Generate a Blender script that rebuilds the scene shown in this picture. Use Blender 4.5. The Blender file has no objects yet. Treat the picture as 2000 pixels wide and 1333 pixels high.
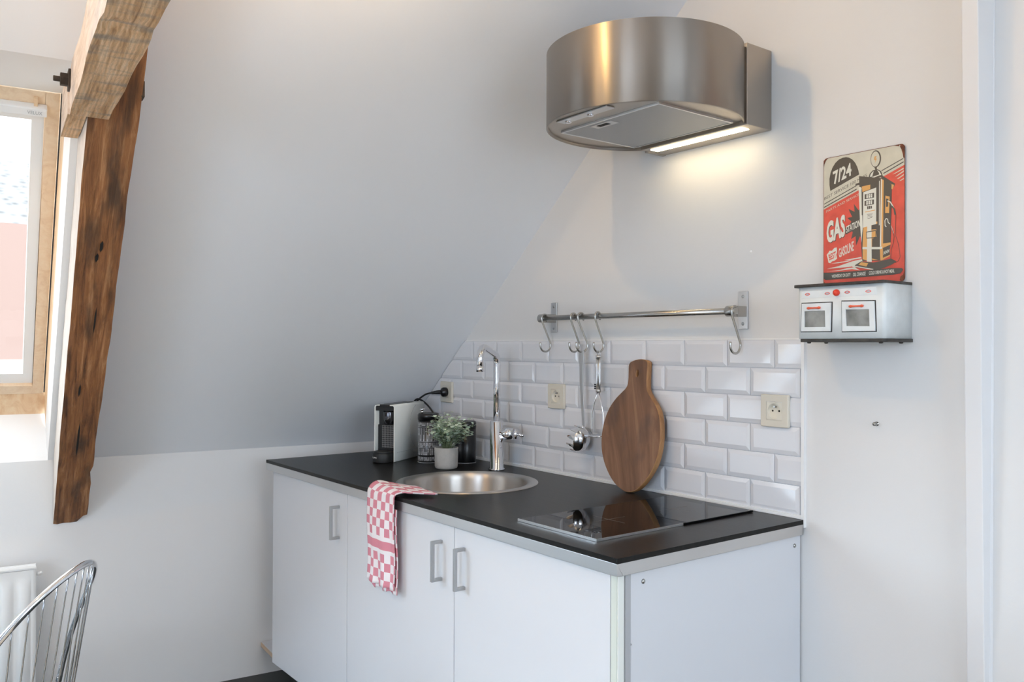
import bpy, bmesh, math, random
from mathutils import Vector, Matrix
from math import sin, cos, pi, radians, atan2, sqrt
S = bpy.context.scene
COL = S.collection
rnd = random.Random(7)

# ------------------------------------------------------------------ camera
cd = bpy.data.cameras.new('camera'); cam = bpy.data.objects.new('camera', cd); COL.objects.link(cam)
cd.sensor_width = 36; cd.lens = 1654.67/2000*36; cd.clip_start = .02; cd.clip_end = 200
yaw, pit, rol = .6565, .0070, .0036
fw = Vector((-cos(yaw)*cos(pit), sin(yaw)*cos(pit), sin(pit)))
r_ = Vector((sin(yaw), cos(yaw), 0)); u_ = r_.cross(fw)
r2 = r_*cos(rol)+u_*sin(rol); u2 = -r_*sin(rol)+u_*cos(rol)
Mc = Matrix((r2, u2, -fw)).transposed().to_4x4(); Mc.translation = Vector((1.2171, -1.8517, 1.3228))
cam.matrix_world = Mc
S.camera = cam
# ------------------------------------------------------------------ colour management
S.view_settings.view_transform = 'Standard'; S.view_settings.look = 'None'
S.view_settings.exposure = 0.13; S.view_settings.gamma = 1.0; S.view_settings.use_curve_mapping = False
# ------------------------------------------------------------------ world (overcast sky)
W = bpy.data.worlds.new('sky'); S.world = W; W.use_nodes = True
wt_ = W.node_tree; wb = wt_.nodes['Background']; wb.inputs[1].default_value = 4.1
_tc = wt_.nodes.new('ShaderNodeTexCoord'); _sx = wt_.nodes.new('ShaderNodeSeparateXYZ'); _cr = wt_.nodes.new('ShaderNodeValToRGB')
wt_.links.new(_tc.outputs['Generated'], _sx.inputs[0]); wt_.links.new(_sx.outputs[2], _cr.inputs[0]); wt_.links.new(_cr.outputs[0], wb.inputs[0])
_cr.color_ramp.elements[0].position = 0; _cr.color_ramp.elements[0].color = (.22, .22, .21, 1)      # streets and roofs below the horizon
_cr.color_ramp.elements[1].position = .06; _cr.color_ramp.elements[1].color = (.90, .96, 1.0, 1)
S.cycles.max_bounces = 10; S.cycles.diffuse_bounces = 7; S.cycles.glossy_bounces = 5
S.cycles.transmission_bounces = 6; S.cycles.transparent_max_bounces = 12
S.cycles.sample_clamp_indirect = 6; S.cycles.caustics_reflective = False; S.cycles.caustics_refractive = False
try: S.cycles.use_denoising = True; S.cycles.denoiser = 'OPENIMAGEDENOISE'
except Exception: pass

# room frame: tile wall is y=0 (x to the right, z up); the knee wall and roof slope run along H_
PHI = radians(6.5)
H_ = Vector((sin(PHI), cos(PHI), 0)); M_ = Vector((cos(PHI), -sin(PHI), 0))
N_ = H_.cross(Vector((1, 0, .8766))).normalized(); U_ = N_.cross(H_).normalized()
K0 = Vector((-1.960, 0, .922)); FL = .033; TOP = 2.75
def RF(s, t, w=0): return K0+H_*s+U_*t+N_*w        # along, up slope, inward
def KF(s, z, w=0):
    v = K0+H_*s+M_*w; return Vector((v.x, v.y, z))

def light(name, kind, loc, energy, color, **k):
    d = bpy.data.lights.new(name, kind); d.energy = energy; d.color = color
    for a, b in k.items():
        if a == 'portal': d.cycles.is_portal = b
        elif a not in ('M',): setattr(d, a, b)
    o = bpy.data.objects.new(name, d); COL.objects.link(o)
    if 'M' in k: o.matrix_world = k['M']
    else: o.location = loc
    return o
def frameM(xa, ya, za, loc):
    m = Matrix((xa, ya, za)).transposed().to_4x4(); m.translation = loc; return m
WIN1 = (-2.135, -1.337); WIN2 = (-3.15, -2.37); T1 = 1.589
def portal(name, M, w, h):
    return light(name, 'AREA', None, 1, (1, 1, 1), shape='RECTANGLE', size=w, size_y=h, portal=True, M=M)
# skylight enters only through the window openings; portals just help the renderer sample them
portal('skylight_portal', frameM(H_, -U_, -N_, RF((WIN1[0]+WIN1[1])/2, .75, -.27)), WIN1[1]-WIN1[0]-.05, 1.3)
# area lamps added in the unseen window openings to light the room
DAY = (.82, .90, 1.0)
light('window_fill', 'AREA', None, 135, (.60, .80, 1.0), shape='RECTANGLE', size=.70, size_y=1.15, M=frameM(H_, -U_, -N_, RF((WIN2[0]+WIN2[1])/2, .75, -.262)))
light('window_fill', 'AREA', None, 19, (.62, .79, 1.0), shape='RECTANGLE', size=1.4, size_y=1.2,
      M=frameM(Vector((0, 1, 0)), Vector((0, 0, 1)), Vector((1, 0, 0)), Vector((3.09, -1.15, 1.65))))
light('window_fill', 'AREA', None, 68, (.64, .79, 1.0), shape='RECTANGLE', size=1.3, size_y=1.5,
      M=frameM(Vector((-1, 0, 0)), Vector((0, 0, 1)), Vector((0, -1, 0))*-1*-1, Vector((2.2, -5.29, 1.45))))

# ------------------------------------------------------------------ materials
def newmat(name):
    m = bpy.data.materials.new(name); m.use_nodes = True; nt = m.node_tree
    return m, nt, nt.nodes['Principled BSDF']
def nd(nt, t, **k):
    n = nt.nodes.new(t)
    for a, b in k.items(): setattr(n, a, b)
    return n
def P(name, col, rough=.5, metal=0, bump=0, bscale=200, coat=0, spec=.5, emis=None, es=0, aniso=0, alpha=1, var=0, vscale=6):
    m, nt, b = newmat(name)
    b.inputs['Base Color'].default_value = (*col, 1); b.inputs['Roughness'].default_value = rough
    b.inputs['Metallic'].default_value = metal; b.inputs['Coat Weight'].default_value = coat
    b.inputs['Specular IOR Level'].default_value = spec
    if emis: b.inputs['Emission Color'].default_value = (*emis, 1); b.inputs['Emission Strength'].default_value = es
    tc = nd(nt, 'ShaderNodeTexCoord')
    if bump:
        n = nd(nt, 'ShaderNodeTexNoise'); n.inputs['Scale'].default_value = bscale; n.inputs['Detail'].default_value = 3
        nt.links.new(tc.outputs['Object'], n.inputs['Vector'])
        bp = nd(nt, 'ShaderNodeBump'); bp.inputs['Strength'].default_value = bump; bp.inputs['Distance'].default_value = .002
        nt.links.new(n.outputs['Fac'], bp.inputs['Height']); nt.links.new(bp.outputs['Normal'], b.inputs['Normal'])
    if var:
        n = nd(nt, 'ShaderNodeTexNoise'); n.inputs['Scale'].default_value = vscale; n.inputs['Detail'].default_value = 5
        nt.links.new(tc.outputs['Object'], n.inputs['Vector'])
        r = nd(nt, 'ShaderNodeValToRGB'); r.color_ramp.elements[0].position = .3; r.color_ramp.elements[1].position = .7
        r.color_ramp.elements[0].color = (*[c*(1-var) for c in col], 1); r.color_ramp.elements[1].color = (*[min(1, c*(1+var)) for c in col], 1)
        nt.links.new(n.outputs['Fac'], r.inputs['Fac']); nt.links.new(r.outputs['Color'], b.inputs['Base Color'])
    if aniso:
        b.inputs['Anisotropic'].default_value = aniso; b.inputs['Anisotropic Rotation'].default_value = .25
        tg = nd(nt, 'ShaderNodeTangent', direction_type='RADIAL', axis='Z'); nt.links.new(tg.outputs['Tangent'], b.inputs['Tangent'])
    return m
def wood(name, cols, scale=(30, 30, 2), stain=None, rough=.6, bump=.4, saw=None, dist=1.5, rot=None):
    m, nt, b = newmat(name); L = nt.links.new
    tc = nd(nt, 'ShaderNodeTexCoord'); mp = nd(nt, 'ShaderNodeMapping'); mp.inputs['Scale'].default_value = scale
    if rot:
        m0 = nd(nt, 'ShaderNodeMapping'); m0.inputs['Rotation'].default_value = rot; L(tc.outputs['Object'], m0.inputs['Vector']); L(m0.outputs['Vector'], mp.inputs['Vector'])
    else: L(tc.outputs['Object'], mp.inputs['Vector'])
    n = nd(nt, 'ShaderNodeTexNoise'); n.inputs['Scale'].default_value = 1; n.inputs['Detail'].default_value = 6; n.inputs['Roughness'].default_value = .65; n.inputs['Distortion'].default_value = dist
    L(mp.outputs['Vector'], n.inputs['Vector'])
    r = nd(nt, 'ShaderNodeValToRGB'); e = r.color_ramp.elements
    ps = [.3+.4*i/(len(cols)-1) for i in range(len(cols))]
    e[0].position = ps[0]; e[0].color = (*cols[0], 1); e[1].position = ps[-1]; e[1].color = (*cols[-1], 1)
    for i in range(1, len(cols)-1): x = e.new(ps[i]); x.color = (*cols[i], 1)
    L(n.outputs['Fac'], r.inputs['Fac']); out = r.outputs['Color']
    if stain:
        n2 = nd(nt, 'ShaderNodeTexNoise'); n2.inputs['Scale'].default_value = stain[1]; n2.inputs['Detail'].default_value = 4
        mp2 = nd(nt, 'ShaderNodeMapping'); mp2.inputs['Scale'].default_value = stain[2]; L(tc.outputs['Object'], mp2.inputs['Vector']); L(mp2.outputs['Vector'], n2.inputs['Vector'])
        r2_ = nd(nt, 'ShaderNodeValToRGB'); r2_.color_ramp.elements[0].position = .50; r2_.color_ramp.elements[1].position = .68
        r2_.color_ramp.elements[0].color = (0, 0, 0, 1); r2_.color_ramp.elements[1].color = (.85, .85, .85, 1)
        L(n2.outputs['Fac'], r2_.inputs['Fac'])
        mx = nd(nt, 'ShaderNodeMix', data_type='RGBA'); L(r2_.outputs['Color'], mx.inputs[0]); L(out, mx.inputs[6]); mx.inputs[7].default_value = (*stain[0], 1); out = mx.outputs[2]
    hgt = n.outputs['Fac']
    if saw:
        wv = nd(nt, 'ShaderNodeTexWave', bands_direction=saw[1]); wv.inputs['Scale'].default_value = saw[0]; wv.inputs['Distortion'].default_value = 2.5; wv.inputs['Detail'].default_value = 2
        wv.inputs['Detail Scale'].default_value = 1.5
        L(tc.outputs['Object'], wv.inputs['Vector'])
        mx = nd(nt, 'ShaderNodeMix', data_type='RGBA', blend_type='MULTIPLY'); mx.inputs[0].default_value = saw[2]; L(out, mx.inputs[6]); L(wv.outputs['Color'], mx.inputs[7]); out = mx.outputs[2]
    L(out, b.inputs['Base Color']); b.inputs['Roughness'].default_value = rough
    bp = nd(nt, 'ShaderNodeBump'); bp.inputs['Strength'].default_value = bump; bp.inputs['Distance'].default_value = .004
    L(hgt, bp.inputs['Height']); L(bp.outputs['Normal'], b.inputs['Normal'])
    return m

WALL = P('wall_paint', (.765, .765, .765), .65, bump=.12, bscale=90)
WALLB = P('white_paint_dimmed', (.725, .725, .725), .65, bump=.12, bscale=90)  # same white paint, darkened to offset too much light on this wall
SLOPE = P('white_paint_lifted', (.845, .86, .885), .65, bump=.12, bscale=60)  # same white paint, lightened and blued in place of daylight on the slope
LINING = P('lining_paint', (.90, .90, .90), .5)
TRIMP = P('trim_paint', (.74, .74, .75), .5)
LAM = P('white_laminate', (.675, .69, .725), .35)
LAMEDGE = P('laminate_edge', (.62, .66, .60), .4)
GREYEDGE = P('grey_edge', (.42, .43, .45), .4)
FLOORM = P('dark_floor', (.022, .024, .022), .45, var=.3, vscale=4)
PLINTHM = P('black_plinth', (.012, .014, .013), .4)
STEEL = P('brushed_steel', (.43, .385, .34), .44, 1, aniso=1.0)
SINKM = P('sink_steel', (.60, .57, .54), .34, 1, aniso=.9)
STEELH = P('hood_box_steel', (.44, .395, .345), .34, 1)
STEELF = P('satin_steel', (.62, .62, .62), .33, 1)
NICKEL = P('nickel', (.46, .45, .43), .25, 1)
WIREM = P('wire_metal', (.40, .41, .43), .16, 1)
CHROME = P('chrome', (.80, .80, .82), .06, 1)
GREYMET = P('handle_metal', (.45, .46, .47), .42, .8)
BLACKP = P('black_plastic', (.008, .008, .009), .28)
BLACKM = P('black_matt', (.012, .012, .012), .5)
WHITEP = P('white_plastic', (.80, .82, .78), .3)
CREAM = P('cream_plastic', (.66, .62, .53), .35)
CREAM2 = P('cream_plastic_inner', (.70, .66, .56), .3)
DARK = P('dark_hole', (.01, .008, .006), .8)
GROUT = P('grout', (.60, .62, .66), .8)
TILE = P('tile_glaze', (.74, .75, .785), .07, coat=.3, bump=.05, bscale=9)
SILI = P('silicone', (.85, .85, .85), .5)
ENAMEL = P('radiator_enamel', (.84, .85, .85), .3)
CONC = P('concrete', (.42, .41, .39), .85, bump=.5, bscale=120, var=.12, vscale=25)
SOIL = P('soil', (.05, .035, .02), .9, bump=1, bscale=150)
LEAF = P('leaf', (.58, .68, .54), .55, var=.3, vscale=70)
STEM = P('stem', (.16, .20, .10), .6)
FILTER = P('filter_mesh', (.42, .43, .44), .45, .8, bump=.5, bscale=700)
HOBG = P('hob_glass', (.003, .003, .003), .02, spec=.13)
MARK = P('hob_marking', (.20, .18, .16), .3)
WHITE = P('print_white', (.80, .78, .72), .5)
ALU = P('aluminium', (.75, .76, .77), .3, 1)
IRON = P('old_iron', (.06, .045, .035), .6, .6, bump=.8, bscale=120)
PLASTER = P('plaster_trace', (.72, .66, .60), .8, var=.08, vscale=20, bump=.6, bscale=60)
OLDBEAM = wood('old_beam_wood', [(.060, .022, .009), (.20, .076, .027), (.32, .130, .044), (.50, .25, .11)], (75, 75, 4.5), ((.055, .030, .018), 1, (22, 22, 5)), .62, 1.0, dist=.6)
PALEBEAM = wood('pale_beam_wood', [(.30, .15, .06), (.60, .36, .18), (.76, .51, .30), (.84, .66, .47)], (5, 75, 75), ((.30, .25, .20), 1, (30, 9, 9)), .75, .8, saw=(42, 'Y', .22), dist=.6)
PALESIDE = wood('pale_beam_side', [(.55, .42, .32), (.72, .60, .50), (.82, .73, .65)], (5, 40, 40), ((.38, .33, .30), 1, (6, 12, 12)), .8, .8)
PINE = wood('pine', [(.76, .56, .38), (.84, .66, .47), (.88, .73, .55)], (22, 22, 2), None, .45, .1)
PINEH = wood('pine_horizontal', [(.70, .44, .25), (.82, .58, .36), (.88, .70, .48)], (22, 3, 30), None, .45, .1)
WALNUT = wood('board_wood', [(.10, .045, .022), (.16, .076, .038), (.215, .105, .055), (.28, .15, .08)], (26, 26, 2.6), ((.075, .045, .038), 1, (11, 11, 6)), .5, .12, rot=(0, radians(14), 0), dist=1.0)
BOARDEDGE = wood('board_edge_wood', [(.22, .10, .035), (.36, .18, .07), (.44, .24, .10)], (20, 20, 5), None, .55, .2)
BOUNCEFLOOR = wood('bounce_floor_boards', [(.42, .33, .24), (.52, .42, .31), (.60, .50, .38)], (2, 14, 14), None, .5, .1)
DOORW = wood('dark_door_wood', [(.045, .025, .014), (.08, .045, .025), (.11, .065, .04)], (20, 20, 2), None, .45, .1)
PLY = wood('board_raw_edge', [(.50, .36, .25), (.62, .46, .33)], (5, 40, 40), None, .6, .1)

def worktop_mat():
    m, nt, b = newmat('black_worktop'); L = nt.links.new
    tc = nd(nt, 'ShaderNodeTexCoord'); mp = nd(nt, 'ShaderNodeMapping'); mp.inputs['Scale'].default_value = (3, 60, 60); L(tc.outputs['Object'], mp.inputs['Vector'])
    n = nd(nt, 'ShaderNodeTexNoise'); n.inputs['Scale'].default_value = 2; n.inputs['Detail'].default_value = 6; L(mp.outputs['Vector'], n.inputs['Vector'])
    r = nd(nt, 'ShaderNodeValToRGB'); r.color_ramp.elements[0].color = (.003, .003, .003, 1); r.color_ramp.elements[1].color = (.016, .015, .014, 1)
    L(n.outputs['Fac'], r.inputs['Fac']); L(r.outputs['Color'], b.inputs['Base Color'])
    b.inputs['Roughness'].default_value = .30; b.inputs['Specular IOR Level'].default_value = .16
    bp = nd(nt, 'ShaderNodeBump'); bp.inputs['Strength'].default_value = .25; bp.inputs['Distance'].default_value = .0006
    L(n.outputs['Fac'], bp.inputs['Height']); L(bp.outputs['Normal'], b.inputs['Normal']); return m
WORKTOP = worktop_mat()
def glass_mat():
    m, nt, b = newmat('window_glass'); nt.nodes.remove(b); L = nt.links.new
    out = nt.nodes['Material Output']; tr = nd(nt, 'ShaderNodeBsdfTransparent'); gl = nd(nt, 'ShaderNodeBsdfGlossy'); gl.inputs['Roughness'].default_value = .02
    mx = nd(nt, 'ShaderNodeMixShader'); mx.inputs[0].default_value = .05
    L(tr.outputs[0], mx.inputs[1]); L(gl.outputs[0], mx.inputs[2]); L(mx.outputs[0], out.inputs['Surface']); return m
GLASS = glass_mat()
def towel_mat():
    m, nt, b = newmat('checked_towel'); L = nt.links.new
    uv = nd(nt, 'ShaderNodeUVMap'); sp = nd(nt, 'ShaderNodeSeparateXYZ'); L(uv.outputs[0], sp.inputs[0])
    def mth(op, a, c=None):
        n = nd(nt, 'ShaderNodeMath', operation=op)
        for i, x in enumerate((a, c)):
            if x is None: continue
            if isinstance(x, (int, float)): n.inputs[i].default_value = x
            else: L(x, n.inputs[i])
        return n.outputs[0]
    u, v = sp.outputs[0], sp.outputs[1]           # metres across / up from the lower hem
    c = .0245
    fu = mth('FLOOR', mth('DIVIDE', u, c)); 
    vv = mth('ADD', v, .0043)
    fv = mth('FLOOR', mth('DIVIDE', vv, c))
    chk = mth('ABSOLUTE', mth('MODULO', mth('ADD', fu, fv), 2))
    # plain white zone with a red band between v .094 and .150
    zone = mth('MULTIPLY', mth('GREATER_THAN', v, .0937), mth('LESS_THAN', v, .1427))
    band = mth('MULTIPLY', mth('GREATER_THAN', v, .105), mth('LESS_THAN', v, .130))
    red = mth('ADD', mth('MULTIPLY', chk, mth('SUBTRACT', 1, zone)), band)
    n = nd(nt, 'ShaderNodeTexNoise'); n.inputs['Scale'].default_value = 900; tc = nd(nt, 'ShaderNodeTexCoord'); L(tc.outputs['Object'], n.inputs['Vector'])
    mx = nd(nt, 'ShaderNodeMix', data_type='RGBA'); L(red, mx.inputs[0]); mx.inputs[6].default_value = (.84, .80, .82, 1); mx.inputs[7].default_value = (.64, .24, .30, 1)
    L(mx.outputs[2], b.inputs['Base Color']); b.inputs['Roughness'].default_value = .9
    bp = nd(nt, 'ShaderNodeBump'); bp.inputs['Strength'].default_value = .4; bp.inputs['Distance'].default_value = .001; L(n.outputs['Fac'], bp.inputs['Height']); L(bp.outputs['Normal'], b.inputs['Normal'])
    return m
TOWEL = towel_mat()

# ------------------------------------------------------------------ mesh builder
class MB:
    def __init__(s): s.v = []; s.f = []; s.m = []; s.sm = []; s.uv = None
    def add(s, vs, fs, mi=0, sm=False, M=None):
        b = len(s.v)
        for v in vs:
            v = Vector(v); s.v.append(M @ v if M else v)
        for f in fs: s.f.append([i+b for i in f]); s.m.append(mi); s.sm.append(sm)
        return s
    def box(s, a, b, mi=0, M=None):
        x0, y0, z0 = a; x1, y1, z1 = b
        return s.add([(x0, y0, z0), (x1, y0, z0), (x1, y1, z0), (x0, y1, z0), (x0, y0, z1), (x1, y0, z1), (x1, y1, z1), (x0, y1, z1)],
              [(0, 3, 2, 1), (4, 5, 6, 7), (0, 1, 5, 4), (1, 2, 6, 5), (2, 3, 7, 6), (3, 0, 4, 7)], mi, False, M)
    def hexa(s, vs, mi=0):     # 8 corners bottom ring, top ring
        return s.add(vs, [(0, 3, 2, 1), (4, 5, 6, 7), (0, 1, 5, 4), (1, 2, 6, 5), (2, 3, 7, 6), (3, 0, 4, 7)], mi)
    def lathe(s, prof, seg=48, mi=0, M=None, sm=True, cap=True, a0=0, a1=2*pi):
        vs = []; full = abs(a1-a0-2*pi) < 1e-6; n = seg if full else seg+1
        for (r, z) in prof:
            for i in range(n):
                a = a0+(a1-a0)*i/seg; vs.append((r*cos(a), r*sin(a), z))
        fs = []
        for j in range(len(prof)-1):
            for i in range(seg):
                k = (i+1) % n; fs.append((j*n+i, j*n+k, (j+1)*n+k, (j+1)*n+i))
        s.add(vs, fs, mi, sm, M)
        if cap and full:
            for j, rev in ((0, True), (len(prof)-1, False)):
                if prof[j][0] > 1e-6:
                    r, z = prof[j]; ring = [(r*cos(2*pi*i/seg), r*sin(2*pi*i/seg), z) for i in range(seg)]
                    s.add(ring, [tuple(reversed(range(seg))) if rev else tuple(range(seg))], mi, False, M)
        return s
    def cyl(s, p0, p1, r, seg=24, mi=0, sm=True, r1=None):
        p0, p1 = Vector(p0), Vector(p1); d = p1-p0; L = d.length; q = d.to_track_quat('Z', 'Y').to_matrix().to_4x4(); q.translation = p0
        return s.lathe([(r, 0), (r if r1 is None else r1, L)], seg, mi, q, sm)
    def tube(s, pts, r, seg=10, mi=0, sx=1, closed=False):
        pts = [Vector(p) for p in pts]; n = len(pts); up = None; rings = []
        for i, p in enumerate(pts):
            a = pts[(i-1) % n] if (closed or i > 0) else p; b = pts[(i+1) % n] if (closed or i < n-1) else p
            t = (b-a).normalized()
            if up is None:
                up = Vector((0, 0, 1)) if abs(t.z) < .9 else Vector((1, 0, 0))
            up = (up-t*up.dot(t)).normalized(); side = t.cross(up)
            rr = r[i] if isinstance(r, (list, tuple)) else r
            rings.append([p+side*cos(2*pi*k/seg)*rr*sx+up*sin(2*pi*k/seg)*rr for k in range(seg)])
        vs = [v for ring in rings for v in ring]; fs = []
        for i in range(n if closed else n-1):
            j = (i+1) % n
            for k in range(seg):
                l = (k+1) % seg; fs.append((i*seg+k, i*seg+l, j*seg+l, j*seg+k))
        if not closed: fs.append(tuple(reversed(range(seg)))); fs.append(tuple((n-1)*seg+k for k in range(seg)))
        return s.add(vs, fs, mi, True)
    def prism(s, poly, z0, z1, mi=0, M=None, side=None, sm=False):
        n = len(poly); vs = [(x, y, z0) for x, y in poly]+[(x, y, z1) for x, y in poly]
        s.add(vs, [tuple(reversed(range(n)))], mi, False, M); s.add(vs, [tuple(range(n, 2*n))], mi, False, M)
        s.add(vs, [(i, (i+1) % n, n+(i+1) % n, n+i) for i in range(n)], mi if side is None else side, sm, M); return s
    def ball(s, c, r, mi=0, seg=16, rz=None, M=None):
        rz = r if rz is None else rz; n = seg//2
        pr = [(max(1e-5, r*sin(pi*i/n)), -rz*cos(pi*i/n)) for i in range(n+1)]
        T = Matrix.Translation(Vector(c)); return s.lathe(pr, seg, mi, (M @ T) if M else T, True, False)
OBJ = {}
def build(name, mb, mats, parent=None, world=False, bevel=0, label=None, kind=None, cat=None, group=None, M=None, weld=True, origin=None):
    me = bpy.data.meshes.new(name)
    vs = mb.v
    if world and parent is not None:
        iv = parent['_m'].inverted() if False else PM[parent.name].inverted(); vs = [iv @ v for v in vs]
    if origin is not None:
        o3 = Vector(origin); vs = [v-o3 for v in vs]
    if M is not None and world is True and parent is None:
        iv = M.inverted(); vs = [iv @ v for v in vs]
    me.from_pydata([tuple(v) for v in vs], [], mb.f)
    if not isinstance(mats, (list, tuple)): mats = [mats]
    for m in mats: me.materials.append(m)
    for i, p in enumerate(me.polygons): p.material_index = mb.m[i]; p.use_smooth = mb.sm[i]
    if mb.uv:
        ul = me.uv_layers.new(name='UVMap')
        for l in me.loops: ul.data[l.index].uv = mb.uv[l.vertex_index]
    me.update()
    bm = bmesh.new(); bm.from_mesh(me)
    if weld: bmesh.ops.remove_doubles(bm, verts=bm.verts, dist=1e-6)
    bmesh.ops.recalc_face_normals(bm, faces=bm.faces); bm.to_mesh(me); bm.free()
    o = bpy.data.objects.new(name, me); COL.objects.link(o)
    if parent is not None: o.parent = parent
    if M is not None: o.matrix_world = M
    if origin is not None: o.location = origin
    if bevel:
        b = o.modifiers.new('bevel', 'BEVEL'); b.width = bevel; b.segments = 2; b.limit_method = 'ANGLE'; b.angle_limit = radians(40)
    if label: o['label'] = label
    if cat: o['category'] = cat
    if group: o['group'] = group
    if kind: o['kind'] = kind
    return o
PM = {}
def thing(name, label, cat, loc=(0, 0, 0), M=None, group=None):
    o = bpy.data.objects.new(name, None); COL.objects.link(o); o.empty_display_size = .05
    mm = M if M is not None else Matrix.Translation(Vector(loc)); o.matrix_world = mm; PM[o.name] = mm.copy()
    o['label'] = label; o['category'] = cat
    if group: o['group'] = group
    return o
def struct(name, mb, mats, **k): return build(name, mb, mats, kind='structure', **k)
def dup(root, M, label):
    r = root.copy(); COL.objects.link(r); r.matrix_world = M; r['label'] = label; PM[r.name] = M.copy()
    for ch in [c for c in root.children]:
        c = ch.copy(); COL.objects.link(c); c.parent = r
        for g in ch.children:
            d = g.copy(); COL.objects.link(d); d.parent = c
    return r
def text_geo(s, size=1.0, bold=0):
    cu = bpy.data.curves.new('t', 'FONT'); cu.body = s; cu.size = size; cu.resolution_u = 3; cu.offset = bold
    o = bpy.data.objects.new('t', cu); COL.objects.link(o); bpy.context.view_layer.update()
    me = bpy.data.meshes.new_from_object(o.evaluated_get(bpy.context.evaluated_depsgraph_get()))
    vs = [tuple(v.co) for v in me.vertices]; fs = [tuple(p.vertices) for p in me.polygons]
    bpy.data.objects.remove(o); bpy.data.curves.remove(cu); bpy.data.meshes.remove(me)
    x0 = min(v[0] for v in vs); x1 = max(v[0] for v in vs); y0 = min(v[1] for v in vs); y1 = max(v[1] for v in vs)
    return [((v[0]-x0)/(x1-x0), (v[1]-y0)/(y1-y0)) for v in vs], fs      # normalised to the unit square
def homog(src, dst):
    import numpy as np
    A = []; b = []
    for (x, y), (u, v) in zip(src, dst):
        A.append([x, y, 1, 0, 0, 0, -u*x, -u*y]); b.append(u); A.append([0, 0, 0, x, y, 1, -v*x, -v*y]); b.append(v)
    h = np.linalg.solve(np.array(A, float), np.array(b, float))
    return lambda x, y: ((h[0]*x+h[1]*y+h[2])/(h[6]*x+h[7]*y+1), (h[3]*x+h[4]*y+h[5])/(h[6]*x+h[7]*y+1))

# ================================================================== ROOM SHELL
XR, YB = 3.0, -5.2
struct('floor', MB().box((-2.7, -1.0, FL-.08), (XR+.1, .12, FL)).box((-2.7, YB-.1, FL-.08), (-1.0, -1.0, FL)), FLOORM)
struct('floor', MB().box((-1.0, YB-.1, FL-.08), (XR+.1, -1.0, FL)), BOUNCEFLOOR)  # pale floor added out of view to bounce light upward
struct('added_door_1', MB().box((XR-.03, -3.55, FL), (XR, -2.45, 2.1)).box((XR-.045, -3.45, FL), (XR-.03, -2.55, 2.02), 1), [DOORW, DOORW])  # unseen door, added as a dark reflection for the hood
struct('added_door_2', MB().box((-.2, YB, FL), (.8, YB+.03, 2.1)).box((-.1, YB+.03, FL), (.7, YB+.045, 2.02), 1), [DOORW, DOORW])  # second unseen door, added to darken what the hood reflects
struct('wall_back', MB().box((-2.3, 0, FL), (XR+.1, .12, TOP)), WALLB)
# knee wall
kn = MB(); a, b = KF(.0, FL), KF(-5.6, FL)
kn.hexa([KF(.02, FL, 0), KF(-5.4, FL, 0), KF(-5.4, FL, -.1), KF(.02, FL, -.1), KF(.02, .922, 0), KF(-5.4, .922, 0), KF(-5.4, .922, -.1), KF(.02, .922, -.1)])
struct('wall_left', kn, WALL)
# roof slope with two window openings
sl = MB(); TT = (TOP-.922)/U_.z
def q4(mb, s0, s1, t0, t1, w=0, mi=0):
    mb.add([RF(s0, t0, w), RF(s1, t0, w), RF(s1, t1, w), RF(s0, t1, w)], [(0, 1, 2, 3)], mi)
sl.add([RF(0, 0), RF(WIN1[1], 0), RF(WIN1[1], TT), RF(.0855*TT, TT)], [(0, 1, 2, 3)])
q4(sl, WIN1[0], WIN1[1], T1, TT); q4(sl, WIN2[1], WIN1[0], 0, TT); q4(sl, WIN2[0], WIN2[1], T1, TT); q4(sl, -5.6, WIN2[0], 0, TT)
# thickness strip facing out, so the slope is a real layer
struct('ceiling', sl, SLOPE)
fc = MB(); a = RF(.0855*TT, TT); b = RF(-5.6, TT)
fc.hexa([a, b, Vector((XR+.1, b.y, TOP)), Vector((XR+.1, 0, TOP)), a+Vector((0, 0, .1)), b+Vector((0, 0, .1)), Vector((XR+.1, b.y, TOP+.1)), Vector((XR+.1, 0, TOP+.1))])
struct('ceiling', fc, WALL)
# right wall with window opening y -1.9..-.4, z 1.0..2.3
wr = MB(); a, b, c, d = -1.9, -.4, 1.0, 2.3
for bx in (((XR, YB, FL), (XR+.1, a, TOP)), ((XR, b, FL), (XR+.1, 0, TOP)), ((XR, a, FL), (XR+.1, b, c)), ((XR, a, d), (XR+.1, b, TOP))): wr.box(*bx)
struct('wall_right', wr, WALL)
# rear wall with window opening x 1.5..2.9, z .6..2.3
wf = MB(); a, b, c, d = 1.5, 2.9, .65, 2.25
for bx in (((-2.7, YB-.1, FL), (a, YB, TOP)), ((b, YB-.1, FL), (XR+.1, YB, TOP)), ((a, YB-.1, FL), (b, YB, c)), ((a, YB-.1, d), (b, YB, TOP))): wf.box(*bx)
struct('wall_front', wf, WALL)
# slim boxed-in pipe strip that tapers down the wall
tr = MB(); tr.hexa([(.392, .0, FL), (.393, -.004, FL), (.427, -.004, FL), (.436, 0, FL), (.400, 0, TOP), (.408, -.085, TOP), (.440, -.085, TOP), (.446, 0, TOP)])
struct('trim_1', tr, TRIMP, bevel=.002)

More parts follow.
